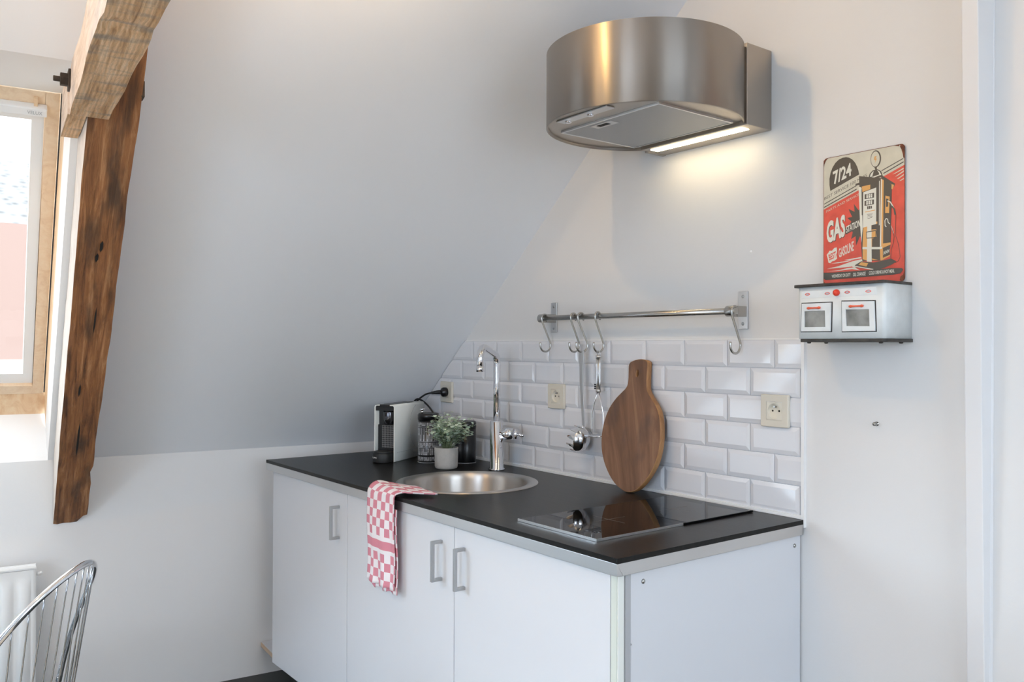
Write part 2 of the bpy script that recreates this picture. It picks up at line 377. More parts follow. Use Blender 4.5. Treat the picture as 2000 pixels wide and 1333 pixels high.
# ------------------------------------------------------------------ roof windows
def roof_window(n, s0, s1, seen):
    root = bpy.data.objects.new('window_%d' % n, None); COL.objects.link(root); root['kind'] = 'structure'
    M = frameM(H_, U_, N_, RF((s0+s1)/2, 0, 0)); root.matrix_world = M; PM[root.name] = M
    W0, W1 = -.19, -.25; tb, th = .06, 1.371
    def Q(mb, pts, mi=0): mb.add([RF(*p) for p in pts], [tuple(range(len(pts)))], mi)
    ln = MB()
    for s, so in ((s1, s1+.0), (s0, s0)):
        k = -1 if s == s1 else 1
        e = s+k*.006
        # painted cheek, then pine inner lining toward the frame
        fr = .62
        Q(ln, [(s, 0, 0), (s, T1, 0), (e, T1+(th-T1)*fr, W0*fr), (e, tb*fr, W0*fr)])
        Q(ln, [(e, tb*fr, W0*fr), (e, T1+(th-T1)*fr, W0*fr), (e+k*.004, th, W0), (e+k*.004, tb+.03, W0)], 1)
    Q(ln, [(s0, T1, 0), (s1, T1, 0), (s1-.006, th, W0), (s0+.006, th, W0)])
    Q(ln, [(s0, 0, 0), (s1, 0, 0), (s1-.006, .052, -.165), (s0+.006, .052, -.165)])          # white apron
    Q(ln, [(s0+.006, .052, -.165), (s1-.006, .052, -.165), (s1-.008, .135, -.195), (s0+.008, .135, -.195)], 1)   # pine sill board
    Q(ln, [(s0+.006, .052, -.165), (s1-.006, .052, -.165), (s1-.006, .045, -.172), (s0+.006, .045, -.172)], 1)
    build('lining', ln, [LINING, PINEH], root, world=True)
    def ring(mb, a0, a1, b0, b1, wd, z0, z1, mi=0, wdt=None, wdb=None):
        wdt = wdt or wd; wdb = wdb or wd
        def bx(sa, sb, ta, tc):
            mb.hexa([RF(sa, ta, z0), RF(sb, ta, z0), RF(sb, tc, z0), RF(sa, tc, z0), RF(sa, ta, z1), RF(sb, ta, z1), RF(sb, tc, z1), RF(sa, tc, z1)], mi)
        bx(a0, a0+wd, b0, b1); bx(a1-wd, a1, b0, b1); bx(a0+wd, a1-wd, b0, b0+wdb); bx(a0+wd, a1-wd, b1-wdt, b1)
    f = MB(); ring(f, s0+.016, s1-.014, .135, th, .034, W0-.08, W0, wdt=.05, wdb=.045); build('frame', f, PINE, root, world=True, bevel=.003)
    g = MB(); ring(g, s0+.008, s1-.004, .10, th+.05, .012, W0-.10, W0-.03); build('dark_gap', g, DARK, root, world=True)  # dark ring put in for the shaded gap round the frame
    sa = MB(); ring(sa, s0+.05, s1-.049, .178, 1.325, .029, W0-.075, W0-.012, wdt=.055, wdb=.052); build('sash', sa, LINING, root, world=True, bevel=.004)
    gl = MB(); gl.add([RF(s0+.075, .22, W0-.045), RF(s1-.075, .22, W0-.045), RF(s1-.075, 1.28, W0-.045), RF(s0+.075, 1.28, W0-.045)], [(0, 1, 2, 3)]); build('glass', gl, GLASS, root, world=True)
    vb = MB(); a, b = s0+.045, s1-.044
    vb.hexa([RF(a, 1.300, W0), RF(b, 1.300, W0), RF(b, 1.332, W0), RF(a, 1.332, W0), RF(a, 1.304, W0+.02), RF(b, 1.304, W0+.02), RF(b, 1.328, W0+.02), RF(a, 1.328, W0+.02)])
    bar = build('ventilation_bar', vb, LINING, root, world=True, bevel=.003)
    if seen:
        tx, fs = text_geo('VELUX'); tm = MB()
        tm.add([RF(b-.045+x*.034, 1.311+y*.010, W0+.0212) for x, y in tx], fs); build('lettering', tm, GREYEDGE, root, world=True, weld=False)
        hk = MB(); hk.box((0, 0, 0), (.006, .02, .02)); 
        hb = MB(); hb.hexa([RF(b-.03, 1.325, W0), RF(b-.022, 1.325, W0), RF(b-.022, 1.352, W0), RF(b-.03, 1.352, W0), RF(b-.03, 1.325, W0+.012), RF(b-.022, 1.325, W0+.012), RF(b-.022, 1.352, W0+.012), RF(b-.03, 1.352, W0+.012)])
        build('latch', hb, PINEH, root, world=True)
    return root
roof_window(1, *WIN1, True); roof_window(2, *WIN2, False)
def plain_window(n, M, w, h):
    root = bpy.data.objects.new('window_%d' % n, None); COL.objects.link(root); root['kind'] = 'structure'; root.matrix_world = M; PM[root.name] = M
    f = MB(); t = .06
    for a, b in (((0, 0), (t, h)), ((w-t, 0), (w, h)), ((t, 0), (w-t, t)), ((t, h-t), (w-t, h)), ((w/2-.03, t), (w/2+.03, h-t))):
        f.box((a[0], a[1], -.03), (b[0], b[1], .03))
    build('frame', f, LINING, root, bevel=.004)
    g = MB().add([(t, t, 0), (w-t, t, 0), (w-t, h-t, 0), (t, h-t, 0)], [(0, 1, 2, 3)]); build('glass', g, GLASS, root)
plain_window(3, frameM(Vector((0, 1, 0)), Vector((0, 0, 1)), Vector((1, 0, 0)), Vector((XR+.05, -1.9, 1.0))), 1.5, 1.3)
plain_window(4, frameM(Vector((1, 0, 0)), Vector((0, 0, 1)), Vector((0, -1, 0)), Vector((1.5, YB-.05, .65))), 1.4, 1.6)  # unseen rear window, added to hold a fill lamp

# ------------------------------------------------------------------ neighbour building seen through the roof window
BRICK, nt, b = newmat('red_brick'); bt = nd(nt, 'ShaderNodeTexBrick'); tc = nd(nt, 'ShaderNodeTexCoord'); mp = nd(nt, 'ShaderNodeMapping')
mp.inputs['Rotation'].default_value = (radians(90), 0, radians(90)); nt.links.new(tc.outputs['Object'], mp.inputs['Vector']); nt.links.new(mp.outputs['Vector'], bt.inputs['Vector'])
bt.inputs['Color1'].default_value = (.40, .245, .215, 1); bt.inputs['Color2'].default_value = (.36, .215, .185, 1); bt.inputs['Mortar'].default_value = (.40, .29, .26, 1)
bt.inputs['Scale'].default_value = 5; bt.inputs['Brick Width'].default_value = 1.1; bt.inputs['Row Height'].default_value = .35; bt.inputs['Mortar Size'].default_value = .02
nt.links.new(bt.outputs['Color'], b.inputs['Base Color']); b.inputs['Roughness'].default_value = .9
SLATE, nt, b = newmat('grey_slate'); n1 = nd(nt, 'ShaderNodeTexVoronoi'); n1.inputs['Scale'].default_value = 9; tc = nd(nt, 'ShaderNodeTexCoord'); nt.links.new(tc.outputs['Object'], n1.inputs['Vector'])
rr = nd(nt, 'ShaderNodeValToRGB'); rr.color_ramp.elements[0].color = (.10, .105, .11, 1); rr.color_ramp.elements[1].color = (.30, .305, .31, 1); rr.color_ramp.elements[1].position = .6
nt.links.new(n1.outputs['Distance'], rr.inputs['Fac']); nt.links.new(rr.outputs['Color'], b.inputs['Base Color']); b.inputs['Roughness'].default_value = .8
nb = thing('neighbouring_house', 'red brick house with a grey slate roof seen outside through the roof window', 'building', (-9.0, 0, -5))
build('brick_wall', MB().box((-12.5, -7, -5), (-9, 9, 2.60)), BRICK, nb, world=True)
rf = MB(); rf.hexa([(-9.0, -7.2, 2.60), (-9.0, 9.2, 2.60), (-12.5, 9.2, 2.60), (-12.5, -7.2, 2.60), (-10.6, -7.2, 3.55), (-10.6, 9.2, 3.55), (-10.9, 9.2, 3.55), (-10.9, -7.2, 3.55)]); build('roof', rf, SLATE, nb, world=True)

# ================================================================== TIMBER
MP = frameM(H_, -N_, U_, RF(-1.268, 0, .085))       # local x = along wall, y = outward, z = up the slope
post = thing('wooden_post', 'dark brown old timber post leaning up the sloped ceiling beside the roof window', 'beam', M=MP)
pm = MB(); nz = 70; nx = 8; ny = 4; t0, t1 = -.17, 2.45
def zcut(lx, ly):   # lower end dies against the knee wall, cut slightly askew
    # point on knee wall plane for given (s,w): K0 + s*H + t*U + w*N with component along M = 0
    w = .085-ly
    return -w*N_.dot(M_)/U_.dot(M_)+.004
rng = random.Random(3)
ph = [rng.uniform(0, 6) for _ in range(6)]
def edge(z, k): return .0014*sin(z*7+ph[k])+.0010*sin(z*19+ph[k+1])+.0006*sin(z*43+ph[k+2])
ringpts = []
loop = [(-1, y) for y in (1, .5, 0, -.5)] + [(x, -1) for x in (-1, -.75, -.4, 0, .4, .75)] + [(1, y) for y in (-1, -.5, 0, .5)] + [(x, 1) for x in (1, 0)]
vs = []; L_ = len(loop)
for j in range(nz+1):
    f = j/nz
    for (x, y) in loop:
        lx = x*.0515; ly = y*.085
        z0 = zcut(lx, ly)+(.012 if x > .5 else 0)
        z = z0+(t1-z0)*f**1.05
        if x < 0: lx += edge(z, 0)*.4
        else: lx += edge(z, 2)*.9-(.006 if .12 < z < .2 else 0)
        if y < 0: ly += .0015*sin(z*31+x*4)+.0015*sin(z*13+x*9)
        if j == 0 and x > .6: z += .03
        vs.append((lx, ly, z))
fs = [(j*L_+i, j*L_+(i+1) % L_, (j+1)*L_+(i+1) % L_, (j+1)*L_+i) for j in range(nz) for i in range(L_)]
fs += [tuple(range(L_)), tuple(nz*L_+i for i in range(L_))]
pm.add(vs, fs, 0)
left = {0, 1, 2, 3}
for k, fct in enumerate(fs[:-2]):
    if (k % L_) in left: pm.m[k] = 1
build('timber', pm, [OLDBEAM, PLASTER], post, weld=False)
for (x, z, l, wd) in ((-.002, .355, .10, .0032), (.008, .905, .055, .0025), (-.012, .60, .03, .003), (.004, 1.18, .02, .004), (-.004, 1.14, .016, .004)):
    ck = MB(); ck.add([(x-wd*.2, -.0885, z-l), (x+wd, -.0885, z-l*.4), (x+wd, -.0885, z+l*.5), (x+wd*.4, -.0885, z+l), (x-wd*.8, -.0885, z+l*.4), (x-wd*.8, -.0885, z-l*.5)], [(0, 1, 2, 3, 4, 5)])
    build('crack', ck, DARK, post, label='dark split in the old timber')

MT = frameM(M_, H_, Vector((0, 0, 1)), K0+H_*(-1.3135)+Vector((0, 0, 1.825-.922)))   # local x = M, y = H, z = up from underside
tie = thing('tie_beam', 'pale rough sawn timber tie beam running overhead from the leaning post', 'beam', M=MT)
tb_ = MB(); sec = []
xs = [1.29, 1.33, 1.38, 1.45, 1.55, 1.65, 1.72, 1.78, 1.84, 1.88, 1.905, 1.925, 1.96, 2.02, 2.1, 2.2, 2.35, 2.6, 3.0, 3.8, 4.94]
vs = []
for x in xs:
    k = (.0055*math.exp(-((x-1.905)/.018)**2))+.0008*sin(x*60)
    yl = -.041+.0015*sin(x*17); yr = .036+.0045*min(1, max(0, (x-1.3)/.5))+.0015*sin(x*21+1)
    if x > 1.93: yl -= -.003; yr += .001
    zt = .095
    ring = [(yl, zt), (yl-.001, zt*.5), (yl, 0+k*.4), (yl*.5, k+.001), (0, k), (yr*.5, k), (yr, k*.7), (yr+.001, zt*.5), (yr, zt)]
    vs += [(x, y, z) for y, z in ring]
L_ = 9; fs = [(j*L_+i, j*L_+(i+1) % L_, (j+1)*L_+(i+1) % L_, (j+1)*L_+i) for j in range(len(xs)-1) for i in range(L_)]+[tuple(range(L_)), tuple((len(xs)-1)*L_+i for i in range(L_))]
tb_.add(vs, fs, 0)
for k in range(len(fs)-2):
    if (k % L_) in (0, 1): tb_.m[k] = 1
# half-lapped tongue passing beside the post
lo = [(1.06, -.0465), (1.06, -.010), (1.13, -.008), (1.292, -.0085), (1.292, -.0455)]
vs = [(x, y, .001) for x, y in lo]+[(x+.06 if x < 1.2 else x, y, .095) for x, y in lo]
tb_.add(vs, [(0, 1, 2, 3, 4)], 0); tb_.add(vs, [(9, 8, 7, 6, 5), (1, 0, 5, 6), (2, 1, 6, 7), (3, 2, 7, 8), (4, 3, 8, 9), (0, 4, 9, 5)], 1)
build('timber', tb_, [PALEBEAM, PALESIDE], tie, weld=False)
bo = MB(); bx, bz = 1.325, .066
bo.cyl((bx, -.075, bz), (bx, .102, bz), .006, 12)
hexp = [(.0145*cos(pi/3*i), .0145*sin(pi/3*i)) for i in range(6)]
bo.prism(hexp, 0, .018, 0, Matrix.Translation((bx, -.044, bz)) @ Matrix.Rotation(radians(90), 4, 'X'))
bo.box((bx-.02, -.0475, bz-.02), (bx+.02, -.0425, bz+.02))
bo.box((bx-.018, .0965, bz-.018), (bx+.018, .103, bz+.018))
build('bolt', bo, IRON, tie, label='rusty iron bolt with a hexagonal nut', bevel=.001)

# ================================================================== TILED SPLASHBACK
sp = thing('tile_splashback', 'glossy white metro tile splashback on the wall above the worktop', 'tiles', (-.8, 0, .9))
tl = MB(); PX, PZ = .1485, .0727
for rI in range(6):
    z1 = 1.344-rI*PZ; z0 = z1-PZ
    xoff = -.083 if rI % 2 == 0 else -.083+PX/2
    k = 0
    for k in range(-14, 3):
        a = xoff+k*PX; b = a+PX
        a, b = a, min(b, -.004)
        if b-a < .01 or b < -1.98: continue
        g = .0009; x0, x1, zz0, zz1 = a+g, b-g, z0+g, z1-g; bv = .0110; d0, d1 = -.0055, -.0085
        full = (b-a) > PX-.002 or b < -.01; q1, q2 = rnd.uniform(-.0007, .0007), rnd.uniform(-.0005, .0005)
        r1 = x1-(bv if full else 0)
        vs = [(x0, d0, zz0), (x1, d0, zz0), (x1, d0, zz1), (x0, d0, zz1), (x0+bv, d1+q1+q2, zz0+bv), (r1, d1-q1+q2, zz0+bv), (r1, d1-q1-q2, zz1-bv), (x0+bv, d1+q1-q2, zz1-bv)]
        if not full: vs[1] = (x1, d0, zz0); 
        tl.add(vs, [(4, 7, 6, 5), (0, 4, 5, 1), (1, 5, 6, 2), (2, 6, 7, 3), (3, 7, 4, 0)])
        tl.add([(x0, d0, zz0), (x1, d0, zz0), (x1, d0, zz1), (x0, d0, zz1), (x0, .0, zz0), (x1, .0, zz0), (x1, .0, zz1), (x0, .0, zz1)], [(0, 1, 5, 4), (1, 2, 6, 5), (2, 3, 7, 6), (3, 0, 4, 7)])
def clip_slope(o, off=.002):
    bm = bmesh.new(); bm.from_mesh(o.data); mw = o.matrix_world if o.parent is None else PM[o.parent.name]
    co = mw.inverted() @ (K0+N_*off); no = mw.to_3x3().inverted() @ N_
    bmesh.ops.bisect_plane(bm, geom=bm.verts[:]+bm.edges[:]+bm.faces[:], plane_co=co, plane_no=no, clear_inner=True)
    bm.to_mesh(o.data); bm.free()
o = build('tiles', tl, TILE, sp, world=True, weld=False); clip_slope(o)
o = build('grout', MB().box((-1.98, -.0022, .905), (-.003, -.0002, 1.3445)), GROUT, sp, world=True); clip_slope(o)
build('edge_trim', MB().box((-.0035, -.0105, .880), (.0045, 0, 1.347)), SILI, sp, world=True)
o = build('sealant', MB().box((-1.96, -.011, .9005), (-.004, -.0024, .9085)).box((-1.9, -.006, 1.3435), (-.003, 0, 1.3475)), SILI, sp, world=True); clip_slope(o)

# ================================================================== CABINETS
ZD0, ZD1 = .154, .862
def handle(parent, x):
    h = MB(); z0, z1 = .708, .815
    h.box((x-.0045, -.668, z0), (x+.0045, -.659, z1)); h.box((x-.0045, -.660, z0), (x+.0045, -.6345, z0+.009)); h.box((x-.0045, -.660, z1-.009), (x+.0045, -.6345, z1))
    return build('handle', h, GREYMET, parent, world=True, bevel=.0012, label='grey square bar handle')
def cab(x0, x1, dx0, dx1, hx, label):
    t = thing('base_cabinet', label, 'cabinet', ((x0+x1)/2, -.3, FL), group='white base cabinets under the worktop')
    cb2 = MB(); e2 = .016
    for bb in (((x0, -.615, ZD0), (x0+e2, -.012, ZD1)), ((x1-e2, -.615, ZD0), (x1, -.012, ZD1)), ((x0+e2, -.615, ZD0), (x1-e2, -.012, ZD0+e2)), ((x0+e2, -.02, ZD0+e2), (x1-e2, -.012, ZD1)), ((x0+e2, -.615, ZD1-.02), (x1-e2, -.60, ZD1))): cb2.box(*bb)
    build('carcass', cb2, LAM, t, world=True)
    dr = build('door', MB().box((dx0, -.635, ZD0), (dx1, -.617, ZD1-.004)), LAM, t, world=True, bevel=.0012)
    hh = MB(); z0, z1 = .708, .815; x = hx
    hh.box((x-.0045, -.668, z0), (x+.0045, -.659, z1)); hh.box((x-.0045, -.660, z0), (x+.0045, -.6345, z0+.009)); hh.box((x-.0045, -.660, z1-.009), (x+.0045, -.6345, z1))
    PM[dr.name] = PM[t.name]
    build('handle', hh, GREYMET, dr, world=True, bevel=.0012, label='grey square bar handle')
    build('plinth', MB().box((x0+.001, -.565, FL), (x1-.001, -.545, ZD0)), PLINTHM, t, world=True, label='black recessed plinth')
    return t
cab(-1.806, -1.2055, -1.8065, -1.2065, -1.262, 'white base cabinet farthest from the hob, at the left end of the worktop')
cab(-1.2045, -.6035, -1.2035, -.6035, -.662, 'white middle base cabinet with the checked towel hanging over its door')
c3 = cab(-.6025, -.0125, -.6005, -.031, -.556, 'white base cabinet under the hob with an exposed side panel')
build('filler_strip', MB().box((-.029, -.635, ZD0), (-.0125, -.616, ZD1-.002)), LAMEDGE, c3, world=True, bevel=.001, label='pale grey-green front strip')
build('side_panel', MB().box((-.0122, -.600, FL), (-.0085, -.006, ZD1)), LAM, c3, world=True)
build('edge_strip', MB().box((-.0122, -.6145, FL), (-.0065, -.6005, ZD1)).box((-.0122, -.633, ZD0), (-.0095, -.6165, ZD1-.002), 1), [GREYEDGE, WHITEP], c3, world=True, label='grey metal edge strip')
for (y, z, r) in ((-.562, .838, .0055), (-.030, .837, .0055)):
    s = MB(); s.lathe([(r, 0), (r*.8, .002), (r*.3, .0032), (1e-5, .0033)], 16, 0, Matrix.Translation((-.0085, y, z)) @ Matrix.Rotation(radians(90), 4, 'Y'))
    build('screw', s, NICKEL, c3, world=True)
s = MB(); s.lathe([(.002, 0), (.0015, .001), (1e-5, .0012)], 10, 0, Matrix.Translation((-.0085, -.598, .715)) @ Matrix.Rotation(radians(90), 4, 'Y')); build('screw', s, NICKEL, c3, world=True)
# board fixed in the gap behind the cabinet
bd = MB(); pts = [KF(-.595, 0, .004), KF(-.48, 0, .004), Vector((-1.85, -.50, 0)), Vector((-1.85, -.665, 0))]
pts = [KF(-.597, 0, .003), KF(-.45, 0, .003), Vector((-1.81, -.44, 0)), Vector((-1.81, -.612, 0))]
bd.add([(p.x, p.y, .142) for p in pts]+[(p.x, p.y, .160) for p in pts], [(3, 2, 1, 0), (4, 5, 6, 7)], 0)
bd.add([(p.x, p.y, .142) for p in pts]+[(p.x, p.y, .160) for p in pts], [(0, 1, 5, 4), (1, 2, 6, 5), (2, 3, 7, 6), (3, 0, 4, 7)], 1)
build('shelf_board', bd, [LAM, PLY], label='small white board with a raw wood edge between the knee wall and the left cabinet', cat='board')

# ================================================================== WORKTOP with round cut-out
SC = Vector((-.965, -.345, .9)); SR = .222
wt = thing('worktop', 'black wood grain worktop with a steel edge band on the white cabinets', 'worktop', (-.92, -.325, .863))
X0, X1, Y0, Y1 = -1.837, .004, -.65, -.0115
def holed(z0, z1, mb, hr):
    angs = sorted(set([2*pi*i/72 for i in range(72)]+[atan2(y-SC.y, x-SC.x) % (2*pi) for x in (X0, X1) for y in (Y0, Y1)]))
    n = len(angs); inn = []; out = []
    for a in angs:
        c, s = cos(a), sin(a); inn.append((SC.x+hr*c, SC.y+hr*s))
        k = min([((X1 if c > 0 else X0)-SC.x)/c if abs(c) > 1e-9 else 1e9, ((Y1 if s > 0 else Y0)-SC.y)/s if abs(s) > 1e-9 else 1e9])
        out.append((SC.x+k*c, SC.y+k*s))
    vs = [(x, y, z1) for x, y in inn]+[(x, y, z1) for x, y in out]+[(x, y, z0) for x, y in inn]+[(x, y, z0) for x, y in out]
    fs = []
    for i in range(n):
        j = (i+1) % n
        fs += [(i, n+i, n+j, j), (2*n+i, 2*n+j, 3*n+j, 3*n+i), (i, j, 2*n+j, 2*n+i), (n+i, 3*n+i, 3*n+j, n+j)]
    mb.add(vs, fs)
w = MB(); holed(.889, .9, w, .2); build('surface', w, WORKTOP, wt, world=True)
w = MB()
w.box((X0+.001, Y0+.001, .863), (X1-.001, Y0+.018, .889)); w.box((X0+.001, Y0+.018, .863), (X0+.018, Y1, .889)); w.box((X1-.018, Y0+.018, .863), (X1-.001, Y1, .889))
build('edge_band', w, STEELF, wt, world=True, bevel=.0008, label='brushed steel edge band')

# ------------------------------------------------------------------ sink
sk = thing('sink', 'round stainless steel sink bowl set into the black worktop', 'sink', SC)
b = MB(); b.lathe([(SR, .0006), (SR-.001, .0022), (SR-.010, .0032), (.197, .0030), (.190, .0005), (.186, -.006), (.1835, -.02), (.180, -.13), (.170, -.158), (.14, -.170), (.05, -.175), (.045, -.177)], 96, 0, None, True, False)
b.lathe([(.045, -.1775), (.184, -.1775), (.1875, -.10), (.192, -.002)], 96, 0, None, True, False)
build('bowl', b, SINKM, sk)
b = MB(); b.lathe([(.045, -.1765), (.040, -.179), (.036, -.182), (.0001, -.182)], 32, 0, None, True, False); build('drain', b, CHROME, sk)
b = MB()
for i in (-2, -1, 0, 1):
    a = radians(18)+i*.055; R = .181
    c = Vector((R*cos(a), R*sin(a), -.032)); tdir = Vector((-sin(a), cos(a), 0)); nn = Vector((-cos(a), -sin(a), 0))
    w_, h_ = .0026, .012
    b.add([c+nn*.0012+tdir*w_*e+Vector((0, 0, h_*f)) for e, f in ((-1, -1), (1, -1), (1, 1), (-1, 1))], [(0, 1, 2, 3)])
build('overflow', b, DARK, sk, label='dark overflow slots')

# ------------------------------------------------------------------ tap
TP = Vector((-1.126, -.111, .9))
tp = thing('kitchen_tap', 'tall chrome mixer tap standing behind the round sink', 'tap', TP)
b = MB(); b.lathe([(.028, 0), (.028, .004), (.0235, .007), (.0235, .165), (.021, .168), (.0135, .17)], 40); build('body', b, CHROME, tp)
dv = Vector((.161, -.234, 0)).normalized(); p0 = Vector((0, 0, .17)); zc = .40; pts = [p0, Vector((0, 0, .30))]
R = .035; base = Vector((0, 0, .365)); a_up = radians(12)
d2 = (dv*cos(a_up)+Vector((0, 0, 1))*sin(a_up))
for i in range(0, 9):
    a = (pi/2-a_up)*i/8; pts.append(base+dv*(R*(1-cos(a)))+Vector((0, 0, R*sin(a))))
st = pts[-1]; pts.append(st+d2*.05); pts.append(st+d2*.098); c0 = pts[-1]; R2 = .038; ndn = (Vector((0, 0, 1))*cos(a_up)-dv*sin(a_up))
for i in range(1, 11):
    a = (pi/2+a_up)*i/10; pts.append(c0+d2*(R2*sin(a))-ndn*(R2*(1-cos(a))))
e = pts[-1]; pts.append(e-Vector((0, 0, .035)))
build('spout', MB().tube(pts, .0120, 20), CHROME, tp)
b = MB(); b.cyl(pts[-1]+Vector((0, 0, .012)), pts[-1]-Vector((0, 0, .006)), .0132, 24); build('aerator', b, CHROME, tp)
b = MB(); hd = Vector((.80, .60, 0)).normalized(); hc = Vector((0, 0, .125))
b.cyl(hc+hd*.015, hc+hd*.062, .0205, 32); b.cyl(hc+hd*.0625, hc+hd*.076, .0185, 32)
build('mixer', b, CHROME, tp)
b = MB(); b.tube([hc+hd*.074, hc+hd*.085-Vector((0, 0, .004)), hc+hd*.098-Vector((0, 0, .006))], [.006, .005, .0045], 12); build('lever', b, CHROME, tp)

# ------------------------------------------------------------------ hob
hb = thing('hob', 'black glass ceramic hob flush on the right end of the worktop', 'hob', (-.27, -.3, .9))
build('glass_plate', MB().box((-.405, -.580, .9005), (-.130, -.030, .9055)), HOBG, hb, world=True, bevel=.0008)
build('front_trim', MB().box((-.405, -.5825, .9005), (-.130, -.5802, .9062)).box((-.1298, -.582, .9005), (-.1282, -.30, .9058)), ALU, hb, world=True, label='thin steel rim')
for cx, cy in ((-.268, -.18), (-.268, -.41)):
    b = MB()
    for dx, dy in ((.055, 0), (0, .055)):
        b.box((cx-dx-.0004, cy-dy-.0004, .9055), (cx+dx+.0004, cy+dy+.0004, .90565))
    build('cooking_zone', b, MARK, hb, world=True)

# ================================================================== COOKER HOOD
HC = Vector((-.30, -.258, 0)); HR = .25; Z0, Z1 = 1.885, 2.078
hd_ = thing('cooker_hood', 'brushed stainless steel drum shaped cooker hood mounted on the wall', 'cooker hood', (HC.x, HC.y, Z0))
b = MB(); yc = -.075
aR = math.asin((-.101-HC.y)/HR); aL = pi-math.asin((-.070-HC.y)/HR)
# drum runs from the left chord point, round the front (negative y), to the right chord point
A0 = aL; A1 = 2*pi+aR
seg = 120; pr = [(HR-.004, 0), (HR, .0015), (HR, Z1-Z0-.0015), (HR-.002, Z1-Z0), (HR-.012, Z1-Z0)]
b.lathe(pr, seg, 0, Matrix.Translation((0, 0, 0)), True, False, A0, A1)
b.lathe([(HR-.004, 0), (HR-.006, .010)], seg, 0, None, True, False, A0, A1)
ring = [((HR-.012)*cos(A0+(A1-A0)*i/seg), (HR-.012)*sin(A0+(A1-A0)*i/seg), Z1-Z0-.001) for i in range(seg+1)]
b.add(ring, [tuple(range(seg+1))])
drum = build('drum', b, STEEL, hd_)
b = MB(); zz = .007
ring = [((HR-.005)*cos(A0+(A1-A0)*i/seg), (HR-.005)*sin(A0+(A1-A0)*i/seg), zz) for i in range(seg+1)]
b.add(ring, [tuple(range(seg+1))]); build('underside', b, STEELH, hd_)
bx = MB(); bx.box((-.460, -.1015, 1.881), (-.097, -.0005, 2.086)); bx.box((-.470, -.075, 1.879), (-.455, -.0005, 1.889))
build('wall_box', bx, STEELH, hd_, world=True, bevel=.0015)
fx0, fx1, fy0, fy1 = -.470, -.125, -.392, -.118
fl = build('filter', MB().box((fx0+.006, fy0+.006, Z0+.0025), (fx1-.006, fy1-.006, Z0+.0065)), FILTER, hd_, world=True, label='grey metal mesh filter')
b = MB(); e = .0045
for a_, c_ in (((fx0, fy0), (fx1, fy0+e)), ((fx0, fy1-e), (fx1, fy1)), ((fx0, fy0+e), (fx0+e, fy1-e)), ((fx1-e, fy0+e), (fx1, fy1-e))): b.box((a_[0], a_[1], Z0+.0015), (c_[0], c_[1], Z0+.0072))
build('filter_frame', b, ALU, hd_, world=True, bevel=.0008)
b = MB(); b.box((-.375, fy0+.016, Z0+.0012), (-.300, fy0+.046, Z0+.003)); b.box((-.357, fy0+.022, Z0+.0006), (-.320, fy0+.036, Z0+.0013), 1)
build('filter_latch', b, [STEELF, DARK], hd_, world=True)
b = MB(); b.box((-.40, -.468, Z0+.003), (-.22, -.440, Z0+.0065)); 
for x in (-.37, -.29): b.lathe([(.0085, 0), (.0085, -.006), (.006, -.007), (1e-4, -.007)], 20, 1, Matrix.Translation((x, -.454, Z0+.004)))
build('control_panel', b, [STEELF, CHROME], hd_, world=True, bevel=.0008)
LAMPM = P('hood_lamp', (.9, .85, .7), .4, emis=(1.0, .80, .50), es=14)
b = MB(); b.box((-.437, -.086, 1.8795), (-.125, -.056, 1.8812)); build('lamp', b, LAMPM, hd_, world=True, label='lit warm lamp strip under the hood', bevel=.0005)

# ================================================================== SPOTLIGHT on the slope above the worktop (out of frame, casts the warm light)
LP = Vector((-.24, -1.05, 2.36))
sl_ = thing('ceiling_spotlight', 'small warm ceiling spotlight hanging from the slope above the worktop', 'lamp', LP)
top = LP+Vector((0, 0, .165))
BULB = P('bulb', (1, .9, .7), .3, emis=(1.0, .64, .26), es=850)
b = MB(); b.ball((0, 0, 0), .017); build('bulb', b, BULB, sl_)
b = MB(); b.cyl((0, 0, .0175), (0, 0, .175), .006, 12); build('stem', b, BLACKM, sl_)
LQ = Vector((-.50, -2.30, 2.15))
s2l = thing('ceiling_spotlight', 'second small warm ceiling spotlight hanging from the slope behind the camera', 'lamp', LQ)
BULB2 = P('bulb_dim', (1, .9, .7), .3, emis=(1.0, .64, .30), es=1100)
b = MB(); b.ball((0, 0, 0), .017); build('bulb', b, BULB2, s2l)
b = MB(); b.cyl((0, 0, .0175), (0, 0, .28), .006, 12); build('stem', b, BLACKM, s2l)

# ================================================================== RAIL AND HOOKS
RY, RZ = -.055, 1.418
rl = thing('utensil_rail', 'stainless steel utensil rail fixed to the wall above the tiles', 'rail', (-.56, 0, RZ))
build('bar', MB().cyl((-.958, RY, RZ), (-.165, RY, RZ), .0085, 24), NICKEL, rl, world=True)
for xx in (-.9515, -.1825):
    b = MB(); b.box((xx-.015, -.0045, 1.372), (xx+.015, -.0005, 1.472)); br = build('bracket', b, STEELF, rl, world=True, bevel=.001); PM[br.name] = PM[rl.name]
    b = MB(); b.box((xx-.013, RY+.012, RZ-.014), (xx+.013, -.0045, RZ+.014)); 
    sgn = 1
    b.cyl((xx-.013, RY+.003, RZ), (xx+.013, RY+.003, RZ), .0145, 24)
    build('arm', b, NICKEL, br, world=True, bevel=.001)
    for z in (1.386, 1.458):
        b = MB(); b.lathe([(.0045, 0), (.0035, .0016), (1e-4, .002)], 16, 0, Matrix.Translation((xx, -.0045, z)) @ Matrix.Rotation(radians(90), 4, 'X')); build('screw', b, GREYMET, br, world=True)
hk = thing('hook', 'x', 'hook', (0, 0, 0), group='steel S hooks on the utensil rail')
pts = []; ra = .0128
for i in range(0, 11): a = radians(-50+(230+0)*i/10); pts.append(Vector((0, -cos(a)*-ra, sin(a)*ra)))
leg = Vector((0, .026, -.083))
pts = [p for p in pts]           # over the bar, from the wall side to the room side
pts.append(Vector((0, -.0105, -.012)))
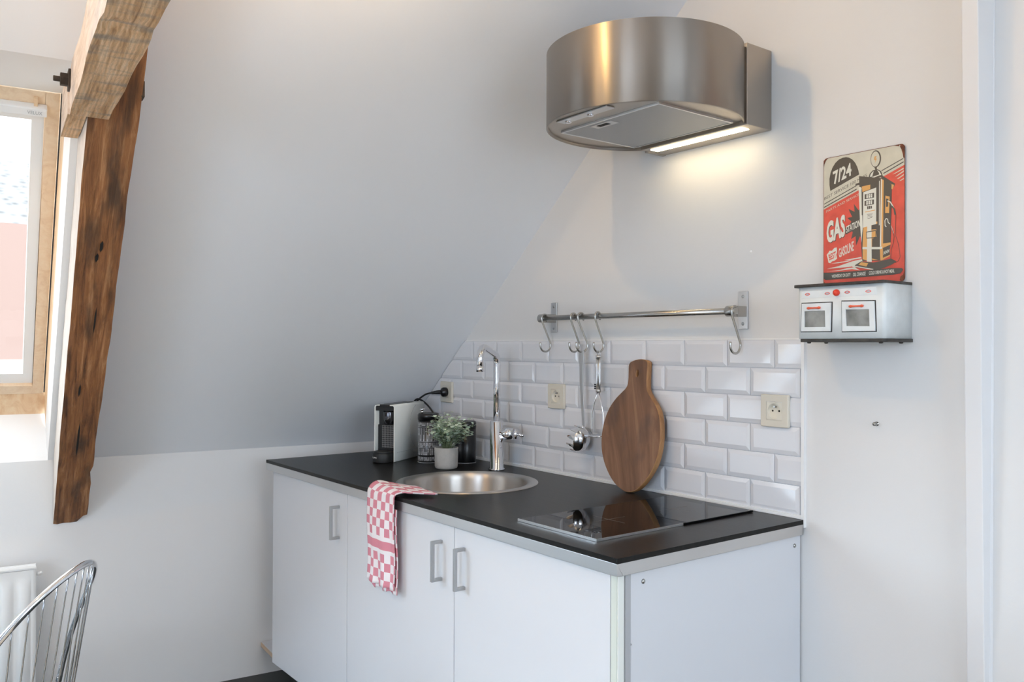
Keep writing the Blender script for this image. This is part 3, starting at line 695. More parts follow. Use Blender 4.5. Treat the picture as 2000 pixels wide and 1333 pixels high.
bc = Vector((0, .004, -.088)); rb = .0225
for i in range(0, 13): a = radians(15-(205)*i/12); pts.append(bc+Vector((0, cos(a)*rb, sin(a)*rb)))
pts.append(bc+Vector((0, -rb+.0005, .008)))
hkm = MB().tube(pts, .0031, 10); o = build('wire', hkm, NICKEL, hk)
hx = [-.938, -.795, -.760, -.683, -.170]
labs = ['empty steel S hook at the far left end of the rail', 'empty steel S hook just left of the pasta server', 'steel S hook holding the pasta server',
        'steel S hook holding the wire potato masher', 'empty steel S hook at the right end of the rail by its bracket']
hk.matrix_world = Matrix.Translation((hx[0], RY, RZ)); hk['label'] = labs[0]
for i in range(1, 5): dup(hk, Matrix.Translation((hx[i], RY, RZ)) @ Matrix.Rotation(radians((0, 3, -5, 4, 3)[i]), 4, 'Z'), labs[i])

# pasta server
ps = thing('pasta_server', 'chrome pasta server hanging from the rail with its toothed head down', 'utensil', (hx[2], -.052, 1.305))
b = MB(); n = 16; vs = []
for i in range(n+1):
    f = i/n; z = .006-.236*f; wd = .0090-.0035*f+(.0015 if f < .15 else 0); th = .0016
    dx = .012*f
    for sx, sy in ((-1, -1), (1, -1), (1, 1), (-1, 1)): vs.append((dx+sx*wd, sy*th-.004*sin(pi*f), z))
fs = [(4*i+k, 4*i+(k+1) % 4, 4*i+4+(k+1) % 4, 4*i+4+k) for i in range(n) for k in range(4)]+[(0, 1, 2, 3), (4*n, 4*n+1, 4*n+2, 4*n+3)]
b.add(vs, fs); build('handle', b, STEELF, ps, bevel=.0006)
b = MB(); hm = Matrix.Translation((.006, -.006, -.273)) @ Matrix.Scale(1.32, 4) @ Matrix.Rotation(radians(-75), 4, 'Y') @ Matrix.Rotation(radians(20), 4, 'X')
rO = .030
pr = [(1e-4, -.020), (.010, -.019), (.019, -.0145), (.026, -.007), (.0295, .001), (.030, .005)]
b.lathe(pr, 32, 0, hm, True, False); b.lathe([(r-.0012, z+.0012) for r, z in pr], 32, 0, hm, True, False)
b.cyl((.0115, -.003, -.228), (.008, -.004, -.246), .0045, 12)
bl = build('bowl', b, CHROME, ps); 
b = MB()
for i in range(9):
    a = radians(-150+300*i/8); c = Vector((.0295*cos(a), .0295*sin(a), .003)); t_ = Vector((-sin(a), cos(a), 0))
    vs = [c-t_*.005, c+t_*.005, c+t_*.0045+Vector((0, 0, .012)), c+t_*.0016+Vector((-.002*cos(a), -.002*sin(a), .021)), c-t_*.0016+Vector((-.002*cos(a), -.002*sin(a), .021)), c-t_*.0045+Vector((0, 0, .012))]
    o3 = Vector((cos(a), sin(a), 0))*.0012
    b.add([hm @ v for v in vs]+[hm @ (v+o3) for v in vs], [(0, 1, 2, 3, 4, 5), (11, 10, 9, 8, 7, 6)]+[(k, (k+1) % 6, 6+(k+1) % 6, 6+k) for k in range(6)])
build('teeth', b, CHROME, ps)

# potato masher
ms = thing('potato_masher', 'wire potato masher hanging from the rail beside the round board', 'utensil', (hx[3], -.052, 1.306))
b = MB()
b.tube([(.0, 0, .006), (.006, 0, 0), (.004, 0, -.012), (-.004, 0, -.012), (-.006, 0, 0), (0, 0, .006)], .0018, 8)
b.tube([(-.005, 0, -.012), (-.0062, 0, -.04), (-.0062, 0, -.09), (-.005, 0, -.118)], .0036, 10); b.tube([(.005, 0, -.012), (.0062, 0, -.04), (.0062, 0, -.09), (.005, 0, -.118)], .0036, 10)
b.cyl((0, 0, -.008), (0, 0, -.016), .0085, 16); b.cyl((0, 0, -.112), (0, 0, -.122), .0085, 16)
b.tube([(0, .0, -.014), (0, 0, -.115)], .0042, 10)
build('handle', b, STEELF, ms)
b = MB()
for k in range(3): b.tube([(-.0115+.0*k, -.006, -.098-.006*k), (-.010, .0, -.098-.006*k), (-.0085, .006, -.098-.006*k)], .0022, 8)
build('grip_rings', b, BLACKP, ms, label='three small black rings')
b = MB(); legs = (-.028, .022)
for lx in legs: b.tube([(lx*.12, 0, -.12), (lx*.55, 0, -.15), (lx, 0, -.188), (lx, 0, -.235), (lx, 0, -.255)], .0019, 8)
for j in range(6):
    y = -.030+.012*j; b.tube([(-.028, y, -.255), (0, y+.004, -.2555), (.022, y, -.255)], .0019, 8)
for lx in legs: b.tube([(lx, -.030, -.255), (lx, .030, -.255)], .0019, 8)
build('masher_wires', b, CHROME, ms)

# ================================================================== CUTTING BOARD
th_ = atan2(.052, .39); bc0 = Vector((-.5295, -.083, .9003))
MBD = Matrix.Translation(bc0) @ Matrix.Rotation(-th_, 4, 'X')       # local x right, y into wall, z up the board
cb = thing('cutting_board', 'round brown wooden chopping board with a handle leaning on the tiles', 'chopping board', M=MBD)
def smooth_loop(p, it=2):
    for _ in range(it):
        q = []
        for i in range(len(p)):
            a, b = p[i], p[(i+1) % len(p)]
            q += [(a[0]*.75+b[0]*.25, a[1]*.75+b[1]*.25), (a[0]*.25+b[0]*.75, a[1]*.25+b[1]*.75)]
        p = q
    return p
bo_ = [(-0.0317, 0.3851), (-0.0074, 0.3913), (0.0149, 0.3916), (0.03, 0.3879), (0.0346, 0.3789), (0.0353, 0.3465), (0.0384, 0.3108), (0.0441, 0.2967), (0.0607, 0.2797), (0.0849, 0.2563), (0.0991, 0.2291), (0.107, 0.1949), (0.1103, 0.1536), (0.1053, 0.1116), (0.0912, 0.0754), (0.0672, 0.0412), (0.0461, 0.0193), (0.0236, 0.0057), (-0.0005, 0.0005), (-0.021, 0.005), (-0.0535, 0.0186), (-0.083, 0.044), (-0.1089, 0.0778), (-0.1251, 0.1169), (-0.1293, 0.1538), (-0.1266, 0.184), (-0.1202, 0.2144), (-0.1059, 0.2452), (-0.0833, 0.2725), (-0.06, 0.2921), (-0.0416, 0.3076), (-0.0385, 0.3298), (-0.0439, 0.3701), (-0.0411, 0.3794)]
bo_ = smooth_loop(bo_, 2)
hc_ = (-.0045, .349); hl = [(hc_[0]+.0062*cos(a), hc_[1]+.0115*sin(a)) for a in [2*pi*i/28 for i in range(28)]]
def face_with_hole(outer, inner):
    # triangulated fill between two loops
    bm = bmesh.new()
    def lp(pts): 
        v = [bm.verts.new((x, 0, z)) for x, z in pts]; return [bm.edges.new((v[i], v[(i+1) % len(v)])) for i in range(len(v))]
    e = lp(outer)+lp(inner); bmesh.ops.triangle_fill(bm, edges=e, use_beauty=True, use_dissolve=False)
    bm.verts.index_update(); vs = [tuple(v.co) for v in bm.verts]; fs = [tuple(v.index for v in f.verts) for f in bm.faces]; bm.free(); return vs, fs
TB = .020
def ins(p, d):
    cx, cz = -.009, .16; out = []
    n = len(p)
    for i in range(n):
        a, b = Vector(p[i-1]), Vector(p[(i+1) % n]); t = (b-a).normalized(); nn = Vector((-t.y, t.x)); out.append((p[i][0]+nn.x*d, p[i][1]+nn.y*d))
    return out
area = sum(bo_[i][0]*bo_[(i+1) % len(bo_)][1]-bo_[(i+1) % len(bo_)][0]*bo_[i][1] for i in range(len(bo_)))
sg = 1 if area > 0 else -1
bin_ = ins(bo_, .0018*sg)
mb = MB(); vs, fs = face_with_hole(bin_, hl)
mb.add(vs, fs, 0); mb.add([(x, TB, z) for x, y, z in vs], fs, 0)
n = len(bo_); v4 = [(x, 0, z) for x, z in bin_]+[(x, .002, z) for x, z in bo_]+[(x, TB-.002, z) for x, z in bo_]+[(x, TB, z) for x, z in bin_]
mb.add(v4, [(k*n+i, k*n+(i+1) % n, (k+1)*n+(i+1) % n, (k+1)*n+i) for k in range(3) for i in range(n)], 1, True)
n = len(hl); mb.add([(x, 0, z) for x, z in hl]+[(x, TB, z) for x, z in hl], [(i, (i+1) % n, n+(i+1) % n, n+i) for i in range(n)], 1, True)
build('wood', mb, [WALNUT, BOARDEDGE], cb)

# ================================================================== SOCKETS
def socket(x, z, label, hole=True):
    t = thing('wall_socket', label, 'socket', (x, -.0086, z), group='cream wall sockets on the tiles')
    b = MB(); h = .041; r = .004; ih = .0225
    def rr(hh, rad, k=5): return [(sx*(hh-rad)+rad*cos(a0+pi/2*i/k), sz*(hh-rad)+rad*sin(a0+pi/2*i/k)) for sx, sz, a0 in ((1, 1, 0), (-1, 1, pi/2), (-1, -1, pi), (1, -1, 3*pi/2)) for i in range(k+1)]
    o1 = rr(h, r); o2 = rr(h-.002, r); inn = rr(ih+.0006, .001)
    vs, fs = face_with_hole(o2, inn); b.add([(x_, -.009, z_) for x_, y_, z_ in vs], fs)
    n = len(o1); b.add([(x_, -.009, z_) for x_, z_ in o2]+[(x_, -.0072, z_) for x_, z_ in o1]+[(x_, .0, z_) for x_, z_ in o1], [(k*n+i, k*n+(i+1) % n, (k+1)*n+(i+1) % n, (k+1)*n+i) for k in range(2) for i in range(n)], 0, True)
    n = len(inn); b.add([(x_, -.009, z_) for x_, z_ in inn]+[(x_, -.006, z_) for x_, z_ in inn], [(i, (i+1) % n, n+(i+1) % n, n+i) for i in range(n)])
    build('frame', b, CREAM, t)
    b = MB(); sq = rr(ih, .001); ci = [(.0192*cos(2*pi*i/40), .0192*sin(2*pi*i/40)) for i in range(40)]
    vs, fs = face_with_hole(sq, ci); b.add([(x_, -.0088, z_) for x_, y_, z_ in vs], fs)
    c2 = [(x_*.94, z_*.94) for x_, z_ in ci]; n = 40
    b.add([(x_, -.0088, z_) for x_, z_ in ci]+[(x_, -.0007, z_) for x_, z_ in c2], [(i, (i+1) % n, n+(i+1) % n, n+i) for i in range(n)], 0, True)
    b.add([(x_, -.0007, z_) for x_, z_ in c2], [tuple(range(n))])
    it = build('insert', b, CREAM2, t)
    b = MB()
    for hx_ in (-.0095, .0095): b.lathe([(.0027, 0), (1e-4, .0001)], 14, 0, Matrix.Translation((hx_, -.0008, 0)) @ Matrix.Rotation(radians(90), 4, 'X'), False)
    build('contact_hole', b, DARK, it)
    b = MB(); b.cyl((0, -.0007, .0105), (0, -.0085, .0105), .0024, 14); build('earth_pin', b, NICKEL, it)
    return t
socket(-.0765, 1.163, 'cream wall socket at the right end of the tiles')
socket(-.926, 1.159, 'cream wall socket between the tap and the hanging pasta server')
socket(-1.590, 1.144, 'cream wall socket in the corner with the black plug in it')
# power cable with plug
PC = Vector((-1.588, -.020, 1.144))
cp = thing('power_cable', 'black power cable with its plug in the corner wall socket', 'cable', PC)
b = MB(); RX = Matrix.Rotation(radians(90), 4, 'X')
b.lathe([(.0182, 0), (.0185, .004), (.0185, .012), (.016, .016), (.010, .020), (.009, .022)], 32, 0, RX)
b.tube([(0, -.02, 0), (-.004, -.032, 0), (-.012, -.042, -.001), (-.024, -.050, -.003)], [.009, .0085, .007, .0055], 14)
build('plug', b, BLACKP, cp)
def spline(pts, n=8):
    pts = [Vector(p) for p in pts]; out = []
    for i in range(len(pts)-1):
        p0 = pts[max(i-1, 0)]; p1 = pts[i]; p2 = pts[i+1]; p3 = pts[min(i+2, len(pts)-1)]
        for k in range(n):
            t = k/n; out.append(.5*((2*p1)+(-p0+p2)*t+(2*p0-5*p1+4*p2-p3)*t*t+(-p0+3*p1-3*p2+p3)*t**3))
    out.append(pts[-1]); return out
b = MB()
b.tube(spline([(-.024, -.050, -.003), (-.05, -.066, -.012), (-.085, -.085, -.045), (-.100, -.09, -.10), (-.088, -.07, -.17), (-.06, -.045, -.235)]), .0036, 10)
b.tube(spline([(-.102, -.096, -.10), (-.094, -.094, -.052), (-.072, -.082, -.028), (-.03, -.060, -.055), (.01, -.046, -.11), (.035, -.04, -.18), (.02, -.035, -.235), (-.05, -.04, -.238), (-.09, -.08, -.236), (-.104, -.096, -.18), (-.102, -.096, -.10)]), .0036, 10)
build('lead', b, BLACKP, cp)

# ================================================================== COFFEE MACHINE
Y_ = Vector((-.526, .850, 0)); X_ = Vector((.850, .526, 0))       # y = backwards, x = to its right side
MK = frameM(X_, Y_, Vector((0, 0, 1)), Vector((-1.489, -.305, .9))-X_*.042)
cm = thing('coffee_machine', 'slim white and black capsule coffee machine in the corner of the worktop', 'coffee machine', M=MK)
hw, Hc, D_ = .042, .209, .24
b = MB(); t_ = .0035; rc = .010
def ushape(hw, H, rc):
    p = [(-hw, .0)]
    for i in range(7): a = pi-pi/2*i/6; p.append((-hw+rc+rc*cos(a), H-rc+rc*sin(a)))
    for i in range(7): a = pi/2-pi/2*i/6; p.append((hw-rc+rc*cos(a), H-rc+rc*sin(a)))
    p.append((hw, 0)); return p
uo = ushape(hw, Hc, rc); ui = ushape(hw-t_, Hc-t_, rc-t_)
z00 = [.033 if i == 0 else None for i in range(len(uo))]
uo[0] = (-hw, .036); ui[0] = (-hw+t_, .036); uo[-1] = (hw, .0015); ui[-1] = (hw-t_, .0015)
n = len(uo); vs = [(x, 0, z) for x, z in uo]+[(x, 0, z) for x, z in ui]+[(x, D_, z) for x, z in uo]+[(x, D_, z) for x, z in ui]
b.add(vs, [(i, i+1, n+i+1, n+i) for i in range(n-1)]+[(2*n+i, 3*n+i, 3*n+i+1, 2*n+i+1) for i in range(n-1)]+[(0, n, 3*n, 2*n), (n-1, 3*n-1, 4*n-1, 2*n-1)])
b.add(vs, [(i, 2*n+i, 2*n+i+1, i+1) for i in range(n-1)]+[(n+i, n+i+1, 3*n+i+1, 3*n+i) for i in range(n-1)], 0, True)
build('housing', b, WHITEP, cm, weld=True)
b = MB(); b.box((-hw+t_, .022, .034), (hw-t_, D_-.002, .1345)); b.box((-hw+t_, .030, .1345), (hw-t_, D_-.002, Hc-t_-.001)); b.box((-hw+t_, .004, Hc-.022), (hw-t_, .04, Hc-t_-.0006))
b.box((-hw+.001, .02, .0015), (hw-t_, D_-.004, .036)); build('core', b, BLACKP, cm)
b = MB(); b.box((-.020, -.0012, Hc-.009), (.022, .03, Hc+.0016)); b.box((-.020, .03, Hc-.001), (.022, .19, Hc+.0022)); build('lever_lid', b, BLACKP, cm, bevel=.002)
b = MB(); b.lathe([(.017, 0), (.021, .02), (.022, .045), (.020, .05)], 28, 0, Matrix.Translation((.004, .028, .136))); build('coffee_outlet', b, P('dark_chrome', (.10, .10, .11), .15, .9), cm)
b = MB()
for i in range(9):
    x = -.020+i*.0065; b.box((x, .0212, .050), (x+.0010, .0222, .132))
for j in range(11):
    z = .052+j*.0078; b.box((-.022, .0212, z), (hw-t_-.002, .0222, z+.0010))
build('grille', b, P('grille_grey', (.30, .30, .30), .4), cm)
b = MB(); fc_ = [(-.037, 0), (.036, 0)]; arc = [(.0325*cos(a)-.004, -.020+.028*sin(a)*1.0) for a in [pi+pi*i/20 for i in range(21)]]
po = [(-.038, .03)]+[(-.002+.036*cos(a), -.012+.030*sin(a)) for a in [pi+pi*i/22 for i in range(23)]]+[(.0365, .03)]
b.prism(po, .0012, .034, 0, None, None, True); b.prism([(x*.93, y*.93) for x, y in po], .034, .040, 0, None, None, True)
dt = build('drip_tray', b, BLACKM, cm, bevel=.001)
tx, fs = text_geo('KRUPS', bold=.02); tm = MB(); vs = []
for x, y in tx:
    a = radians(198)+radians(62)*x; vs.append((-.002+.0363*cos(a), -.012+.0303*sin(a), .0165+y*.0055))
tm.add(vs, fs); build('lettering', tm, WHITE, dt, weld=False)
b = MB(); b.lathe([(.055, 0), (.055, -.004)], 40, 0, None)
# side crease: water tank line
b = MB()
pts = [(hw+.0003, .145+.085*cos(a)*.9+.05, .12+.085*sin(a)) for a in [radians(110+ i*7) for i in range(20)]]
b.tube([p for p in pts if p[1] < D_-.003], .0007, 6); b.box((hw-.0002, .02, .0335), (hw+.0003, D_-.002, .0342))
build('seam', b, GREYEDGE, cm)

# ================================================================== TINS
PRINT = P('tin_print', (.62, .64, .68), .35)
def tin(x, y, label, printed, H=.178):
    t = thing('storage_tin', label, 'tin', (x, y, .9)); R = .0385
    b = MB(); b.lathe([(R-.001, .0004), (R, .002), (R, H-.016)], 48); build('body', b, BLACKP, t)
    b = MB(); b.lathe([(R+.0012, H-.022), (R+.0014, H-.004), (R-.002, H+.001), (R-.006, H-.001)], 48); build('lid', b, BLACKP, t)
    b = MB(); b.tube([((R+.0002)*1*cos(2*pi*i/48), (R+.0002)*sin(2*pi*i/48), .0022) for i in range(48)], .0009, 6, 0, 1, True); build('base_line', b, PRINT, t)
    if printed:
        b = MB(); r = R+.00025
        def patch(a0, a1, z0, z1):
            k = 3; vs = [(r*cos(a0+(a1-a0)*i/k), r*sin(a0+(a1-a0)*i/k), z) for z in (z0, z1) for i in range(k+1)]
            b.add(vs, [(i, i+1, k+2+i, k+1+i) for i in range(k)], 0, True)
        g = random.Random(5)
        for z0, z1, w_, st in ((.135, .147, .030, 2.0), (.080, .127, .060, 1.9), (.058, .074, .035, 2.2), (.030, .053, .040, 2.0), (.009, .023, .028, 2.1)):
            n_ = int(2*pi/(w_*st*1.6)); 
            for i in range(n_):
                a = 2*pi*i/n_; wdt = 2*pi/n_*.62
                kind = g.randint(0, 4); s_ = wdt*.32
                patch(a, a+s_, z0, z1)
                if kind != 4: patch(a+wdt-s_, a+wdt, z0 if kind != 1 else z0+(z1-z0)*.5, z1 if kind != 2 else z0+(z1-z0)*.5)
                hz = (z1-z0)*.16
                if kind in (0, 1): patch(a, a+wdt, z1-hz, z1)
                if kind in (0, 2): patch(a, a+wdt, z0, z0+hz)
                if kind in (3, 1): patch(a, a+wdt, (z0+z1)/2-hz/2, (z0+z1)/2+hz/2)
        for z in (.0775, .131, .0555): patch2 = [patch(2*pi*i/24, 2*pi*(i+1)/24, z, z+.0012) for i in range(24)]
        build('print', b, PRINT, t, weld=False, label='pale block lettering pattern')
        b = MB(); b.cyl((-.022, -.014, H-.002), (-.022, -.014, H+.012), .0045, 16); b.cyl((-.022, -.014, H+.011), (-.022, -.014, H+.018), .0085, 20); build('lid_knob', b, CHROME, t)
    return t
tin(-1.428, -.198, 'black storage tin printed with pale lettering beside the coffee machine', True)
tin(-1.338, -.096, 'plain black storage tin half hidden behind the potted plant', False, .150)

# ================================================================== PLANT
PL = Vector((-1.252, -.235, .9))
pt = thing('potted_plant', 'small leafy green plant in a round grey concrete pot by the sink', 'plant', PL)
b = MB(); b.lathe([(.030, .0), (.0375, .003), (.0400, .010), (.0415, .072), (.0405, .0745), (.0375, .074), (.037, .062), (.0001, .062)], 48); build('pot', b, CONC, pt)
b = MB(); b.lathe([(.0368, .0625), (.02, .066), (.0001, .067)], 24); build('soil', b, SOIL, pt)
g = random.Random(11); fb = MB(); sb = MB()
for i in range(72):
    a = g.uniform(0, 2*pi); sp_ = g.uniform(.0, 1)**.6; ht = g.uniform(.095, .172)*(1-.40*sp_**2)+.0
    dx = Vector((cos(a), sin(a), 0))
    # reach to the right is a little longer, as on the real plant
    reach = .088*sp_*(1.0+.25*dx.dot(Vector((.61, .79, 0))))
    p0 = dx*g.uniform(0, .018)+Vector((0, 0, .062)); p2 = dx*reach+Vector((0, 0, .055+ht*.86)); p1 = (p0+p2)/2+Vector((0, 0, .02))-dx*.008
    path = [((1-t)**2)*p0+2*t*(1-t)*p1+t*t*p2 for t in [k/7 for k in range(8)]]
    sb.tube(path, [.0011-.0001*k for k in range(8)], 5)
    for k in range(2, 8):
        for s_ in range(2 if k > 3 else 1):
            c = path[k]; az = g.uniform(0, 2*pi); L = g.uniform(.012, .0195)*(1.05 if k < 7 else .75)
            d = Vector((cos(az), sin(az), g.uniform(-.15, .75))).normalized(); sd = d.cross(Vector((0, 0, 1))).normalized(); nn = sd.cross(d)
            w_ = L*.52; cc = c+d*.0025
            vs = [cc, cc+d*L*.3+sd*w_*.85+nn*.001, cc+d*L*.65+sd*w_*.9+nn*.0014, cc+d*L, cc+d*L*.65-sd*w_*.9+nn*.0014, cc+d*L*.3-sd*w_*.85+nn*.001, cc+d*L*.5]
            fb.add(vs, [(0, 1, 6), (1, 2, 6), (2, 3, 6), (3, 4, 6), (4, 5, 6), (5, 0, 6)], 0, True)
build('foliage', fb, LEAF, pt, weld=False); build('stems', sb, STEM, pt, weld=False)

# ================================================================== TOWEL
tw = thing('tea_towel', 'red and white checked tea towel draped over the worktop edge by the sink', 'towel', (-.93, -.66, .9))
def lerp(a, b, t): return a+(b-a)*t
rows = []   # (v, xl, xr, y, zl, zr)
def towel_grid(ox, oy, oz, zbot, jag, nx=28):
    prof = []
    nh = 34
    for i in range(nh+1):
        f = i/nh; z = lerp(zbot, .893, f); prof.append((z-zbot, -1.017+.004*f, -.858-.002*f, -.6675+.002*sin(f*7), z, z))
    L0 = .893-zbot
    for i in range(1, 9):     # roll over the edge
        a = pi/2*i/8; y = -.6675+.030*(1-cos(a)); z = .893+.034*sin(a)
        prof.append((L0+.045*i/8, -1.013+.022*i/8, -.860+.014*i/8, y, z, lerp(z, min(z, .905+.008*sin(a)), .9)))
    for i in range(1, 13):
        f = i/12; prof.append((L0+.045+.07*f, lerp(-.991, -.955, f), lerp(-.846, -.795, f), lerp(-.6375, -.562, f), lerp(.927, .914, f), lerp(.913, .9085, f)))
    vs = []; uv = []; c = .0245
    for j, (v, xl, xr, y, zl, zr) in enumerate(prof):
        for i in range(nx+1):
            t = i/nx; x = lerp(xl, xr, t); z = lerp(zl, zr, t**1.3)
            hang = max(0, 1-v/L0)
            yy = y+.0035*sin(t*7+v*9)*min(1, v*8+.2)*(.4+hang)+hang*.004*sin(t*15+1)
            if v < .012: z += jag*(sin(t*19)+.6*sin(t*41+1))*(1-v/.012); yy += .002*sin(t*33)
            if v >= L0: z += .003*sin(t*9+v*30)*(1-t)
            vs.append((x+ox, yy+oy, z+oz)); uv.append((t*7*c, v))
    fs = [(j*(nx+1)+i, j*(nx+1)+i+1, (j+1)*(nx+1)+i+1, (j+1)*(nx+1)+i) for j in range(len(prof)-1) for i in range(nx)]
    return vs, fs, uv
vs, fs, uv = towel_grid(0, 0, 0, .640, .0015)
b = MB(); b.add(vs, fs, 0, True); b.uv = uv
o = build('cloth', b, TOWEL, tw, world=True, weld=False); md = o.modifiers.new('thickness', 'SOLIDIFY'); md.thickness = .0045; md.offset = 0
vs, fs, uv = towel_grid(.004, .0075, -.0045, .633, .003)
keep = 34; nx = 28
b = MB(); b.add(vs[:(keep-2)*(nx+1)], [f for f in fs if max(f) < (keep-2)*(nx+1)], 0, True); b.uv = uv[:(keep-2)*(nx+1)]
o = build('under_fold', b, TOWEL, tw, world=True, weld=False); md = o.modifiers.new('thickness', 'SOLIDIFY'); md.thickness = .003; md.offset = 0

# ================================================================== TOY STOVE
TOYW = P('chipped_enamel', (.76, .80, .81), .55, var=.05, vscale=30, bump=.2, bscale=60)
TOYR = P('red_enamel', (.75, .05, .02), .3); TOYO = P('red_bakelite', (.80, .12, .05), .35)
TINP = P('tin_window', (.24, .24, .225), .5, .3, var=.35, vscale=30)
RUSTY = P('worn_black_paint', (.03, .025, .02), .5, var=.6, vscale=60)
ty = thing('toy_stove', 'vintage white enamel toy stove with red handles mounted on the wall', 'toy stove', (.16, -.06, 1.34))
def rrect(x0, x1, y0, y1, r, k=6):     # rounded front corners only
    p = [(x1, y1), (x0, y1)]
    for i in range(k+1): a = pi+pi/2*i/k; p.append((x0+r+r*cos(a), y0+r+r*sin(a)))
    for i in range(k+1): a = 1.5*pi+pi/2*i/k; p.append((x1-r+r*cos(a), y0+r+r*sin(a)))
    return p
XA, XB_, YF = .057, .270, -.116
b = MB(); b.prism(rrect(XA, XB_, YF, -.002, .009), 1.344, 1.463, 0, None, None, True); build('body', b, TOYW, ty, world=True)
b = MB(); b.prism(rrect(XA-.010, XB_+.001, YF-.007, -.002, .012), 1.463, 1.4695, 0, None, None, True); build('lid', b, RUSTY, ty, world=True, bevel=.0008, label='worn black top')
b = MB(); b.prism(rrect(XA+.004, XB_+.0025, YF-.0025, -.002, .012), 1.3365, 1.344, 0, None, None, True)
for x, y in ((XA+.02, -.10), (XB_-.018, -.10), (XB_-.01, -.03), (XA+.02, -.03)): b.lathe([(.005, 0), (.004, -.003), (.001, -.0035)], 12, 0, Matrix.Translation((x, y, 1.3365)))
build('base', b, RUSTY, ty, world=True, bevel=.0008, label='worn black base with small feet')
TM = homog([(130, 290), (1430, 190), (1440, 1020), (190, 1060)], [(XA, 1.463), (XB_, 1.463), (XB_, 1.344), (XA, 1.344)])
def T3(x, y, d): u, v = TM(x, y); return (u, YF-d, v)
def slab(b, pts, d0, d1, mi=0):
    n = len(pts); b.add([T3(x, y, d0) for x, y in pts]+[T3(x, y, d1) for x, y in pts], [tuple(range(n)), tuple(range(n, 2*n))]+[(i, (i+1) % n, n+(i+1) % n, n+i) for i in range(n)], mi)
b = MB(); slab(b, [(195, 345), (1300, 255), (1305, 375), (205, 455)], -.0005, .0006); build('fascia', b, TOYW, ty, world=True, bevel=.0004)
for nm, dr, wn, hd2, open_ in (('l', [(225, 535), (655, 510), (670, 935), (245, 950)], [(270, 650), (575, 630), (595, 875), (290, 885)], ((320, 603), (512, 590)), 1),
                        ('r', [(815, 490), (1285, 475), (1308, 915), (840, 935)], [(875, 610), (1215, 600), (1230, 850), (895, 855)], ((935, 563), (1140, 550)), 1)):
    b = MB(); slab(b, [(dr[0][0]-18, dr[0][1]-16), (dr[1][0]+16, dr[1][1]-16), (dr[2][0]+16, dr[2][1]+14), (dr[3][0]-16, dr[3][1]+14)], -.0005, .0004, 1); 
    # door with window hole as four bars
    o_, i_ = dr, wn
    for k in range(4):
        l = (k+1) % 4; slab(b, [o_[k], o_[l], i_[l], i_[k]], .0004, .0036)
    d = build('oven_door', b, [TOYW, RUSTY], ty, world=True, bevel=.0003); PM[d.name] = PM[ty.name]
    b = MB(); slab(b, wn, .0006, .0012); build('door_window', b, TINP, d, world=True)
    b = MB(); (xa, ya), (xb, yb) = hd2
    b.tube([T3(lerp(xa, xb, f), lerp(ya, yb, f), .0062) for f in (0, .12, .22, .5, .78, .88, 1)], [.0022, .0034, .0020, .0017, .0020, .0034, .0022], 12)
    build('handle', b, TOYO, d, world=True, label='red bone shaped handle')
b = MB(); c = T3(727, 355, 0); b.lathe([(.0072, .0), (.0078, .003), (.0065, .0075), (.003, .0095), (1e-4, .010)], 28, 0, Matrix.Translation(c) @ RX); build('knob', b, TOYR, ty, world=True, label='round red knob')
for x, y in ((290, 387), (585, 370), (880, 345), (1190, 325)):
    b = MB(); c = Vector(T3(x, y, .0006))
    def oval(a_, h_, dd, mi): b.add([c+Vector((a_*cos(t), -dd, h_*sin(t)*(.55+.45*abs(sin(t))))) for t in [2*pi*i/24 for i in range(24)]], [tuple(range(24))], mi)
    oval(.0068, .0032, .0004, 0); oval(.0045, .0020, .0007, 1); build('painted_oval', b, [TOYR, GREYMET], ty, world=True, label='painted red oval')

# ================================================================== TIN SIGN
sn = thing('tin_sign', 'red and cream vintage tin sign with a petrol pump above the toy stove', 'sign', (.155, -.005, 1.4722))
SR_ = P('sign_red', (.66, .085, .055), .42, var=.12, vscale=40); SCR = P('sign_cream', (.60, .58, .48), .45, var=.06, vscale=30)
SDK = P('sign_dark', (.085, .075, .062), .45); SOR = P('sign_orange', (.70, .37, .12), .45); SWH = P('sign_white', (.72, .72, .64), .45); SRU = P('sign_rust', (.16, .05, .025), .8, var=.5, vscale=90)
SMATS = [SR_, SCR, SDK, SOR, SWH, SRU]
RED, CRM, DRK, ORG, WHT, RST = range(6)
SX0, SX1, SZ0, SZ1 = .0535, .2555, 1.4722, 1.7815
SH = homog([(1607, 310.5), (1767.5, 278), (1771.5, 547.5), (1612, 556.5)], [(SX0, SZ1), (SX1, SZ1), (SX1, SZ0), (SX0, SZ0)])
YS = -.0045
def s0_(x, y): return SH(1590+x/4.445, 260+y/4.445)
def s1_(x, y): return SH(1600+x/9.52, 280+y/9.52)
def s2_(x, y): return SH(1680+x/8.89, 270+y/8.89)
def s3_(x, y): return SH(1600+x/8.33, 400+y/8.33)
def s4_(x, y): return SH(1680+x/8.33, 400+y/8.33)
SB = MB(); lay = [0]
def clampx(u, v): return (min(max(u, SX0+.001), SX1-.001), min(max(v, SZ0+.001), SZ1-.001))
def poly(fn, pts, mi, d=None):
    lay[0] += 1; dd = .00025+.000012*lay[0] if d is None else d
    q = [clampx(*fn(x, y)) for x, y in pts]
    bm = bmesh.new(); v = [bm.verts.new((a, YS-dd, c)) for a, c in q]; es = [bm.edges.new((v[i], v[(i+1) % len(v)])) for i in range(len(v))]
    bmesh.ops.triangle_fill(bm, edges=es, use_beauty=True, use_dissolve=False); bm.verts.index_update()
    SB.add([tuple(w_.co) for w_ in bm.verts], [tuple(w_.index for w_ in f.verts) for f in bm.faces], mi); bm.free()
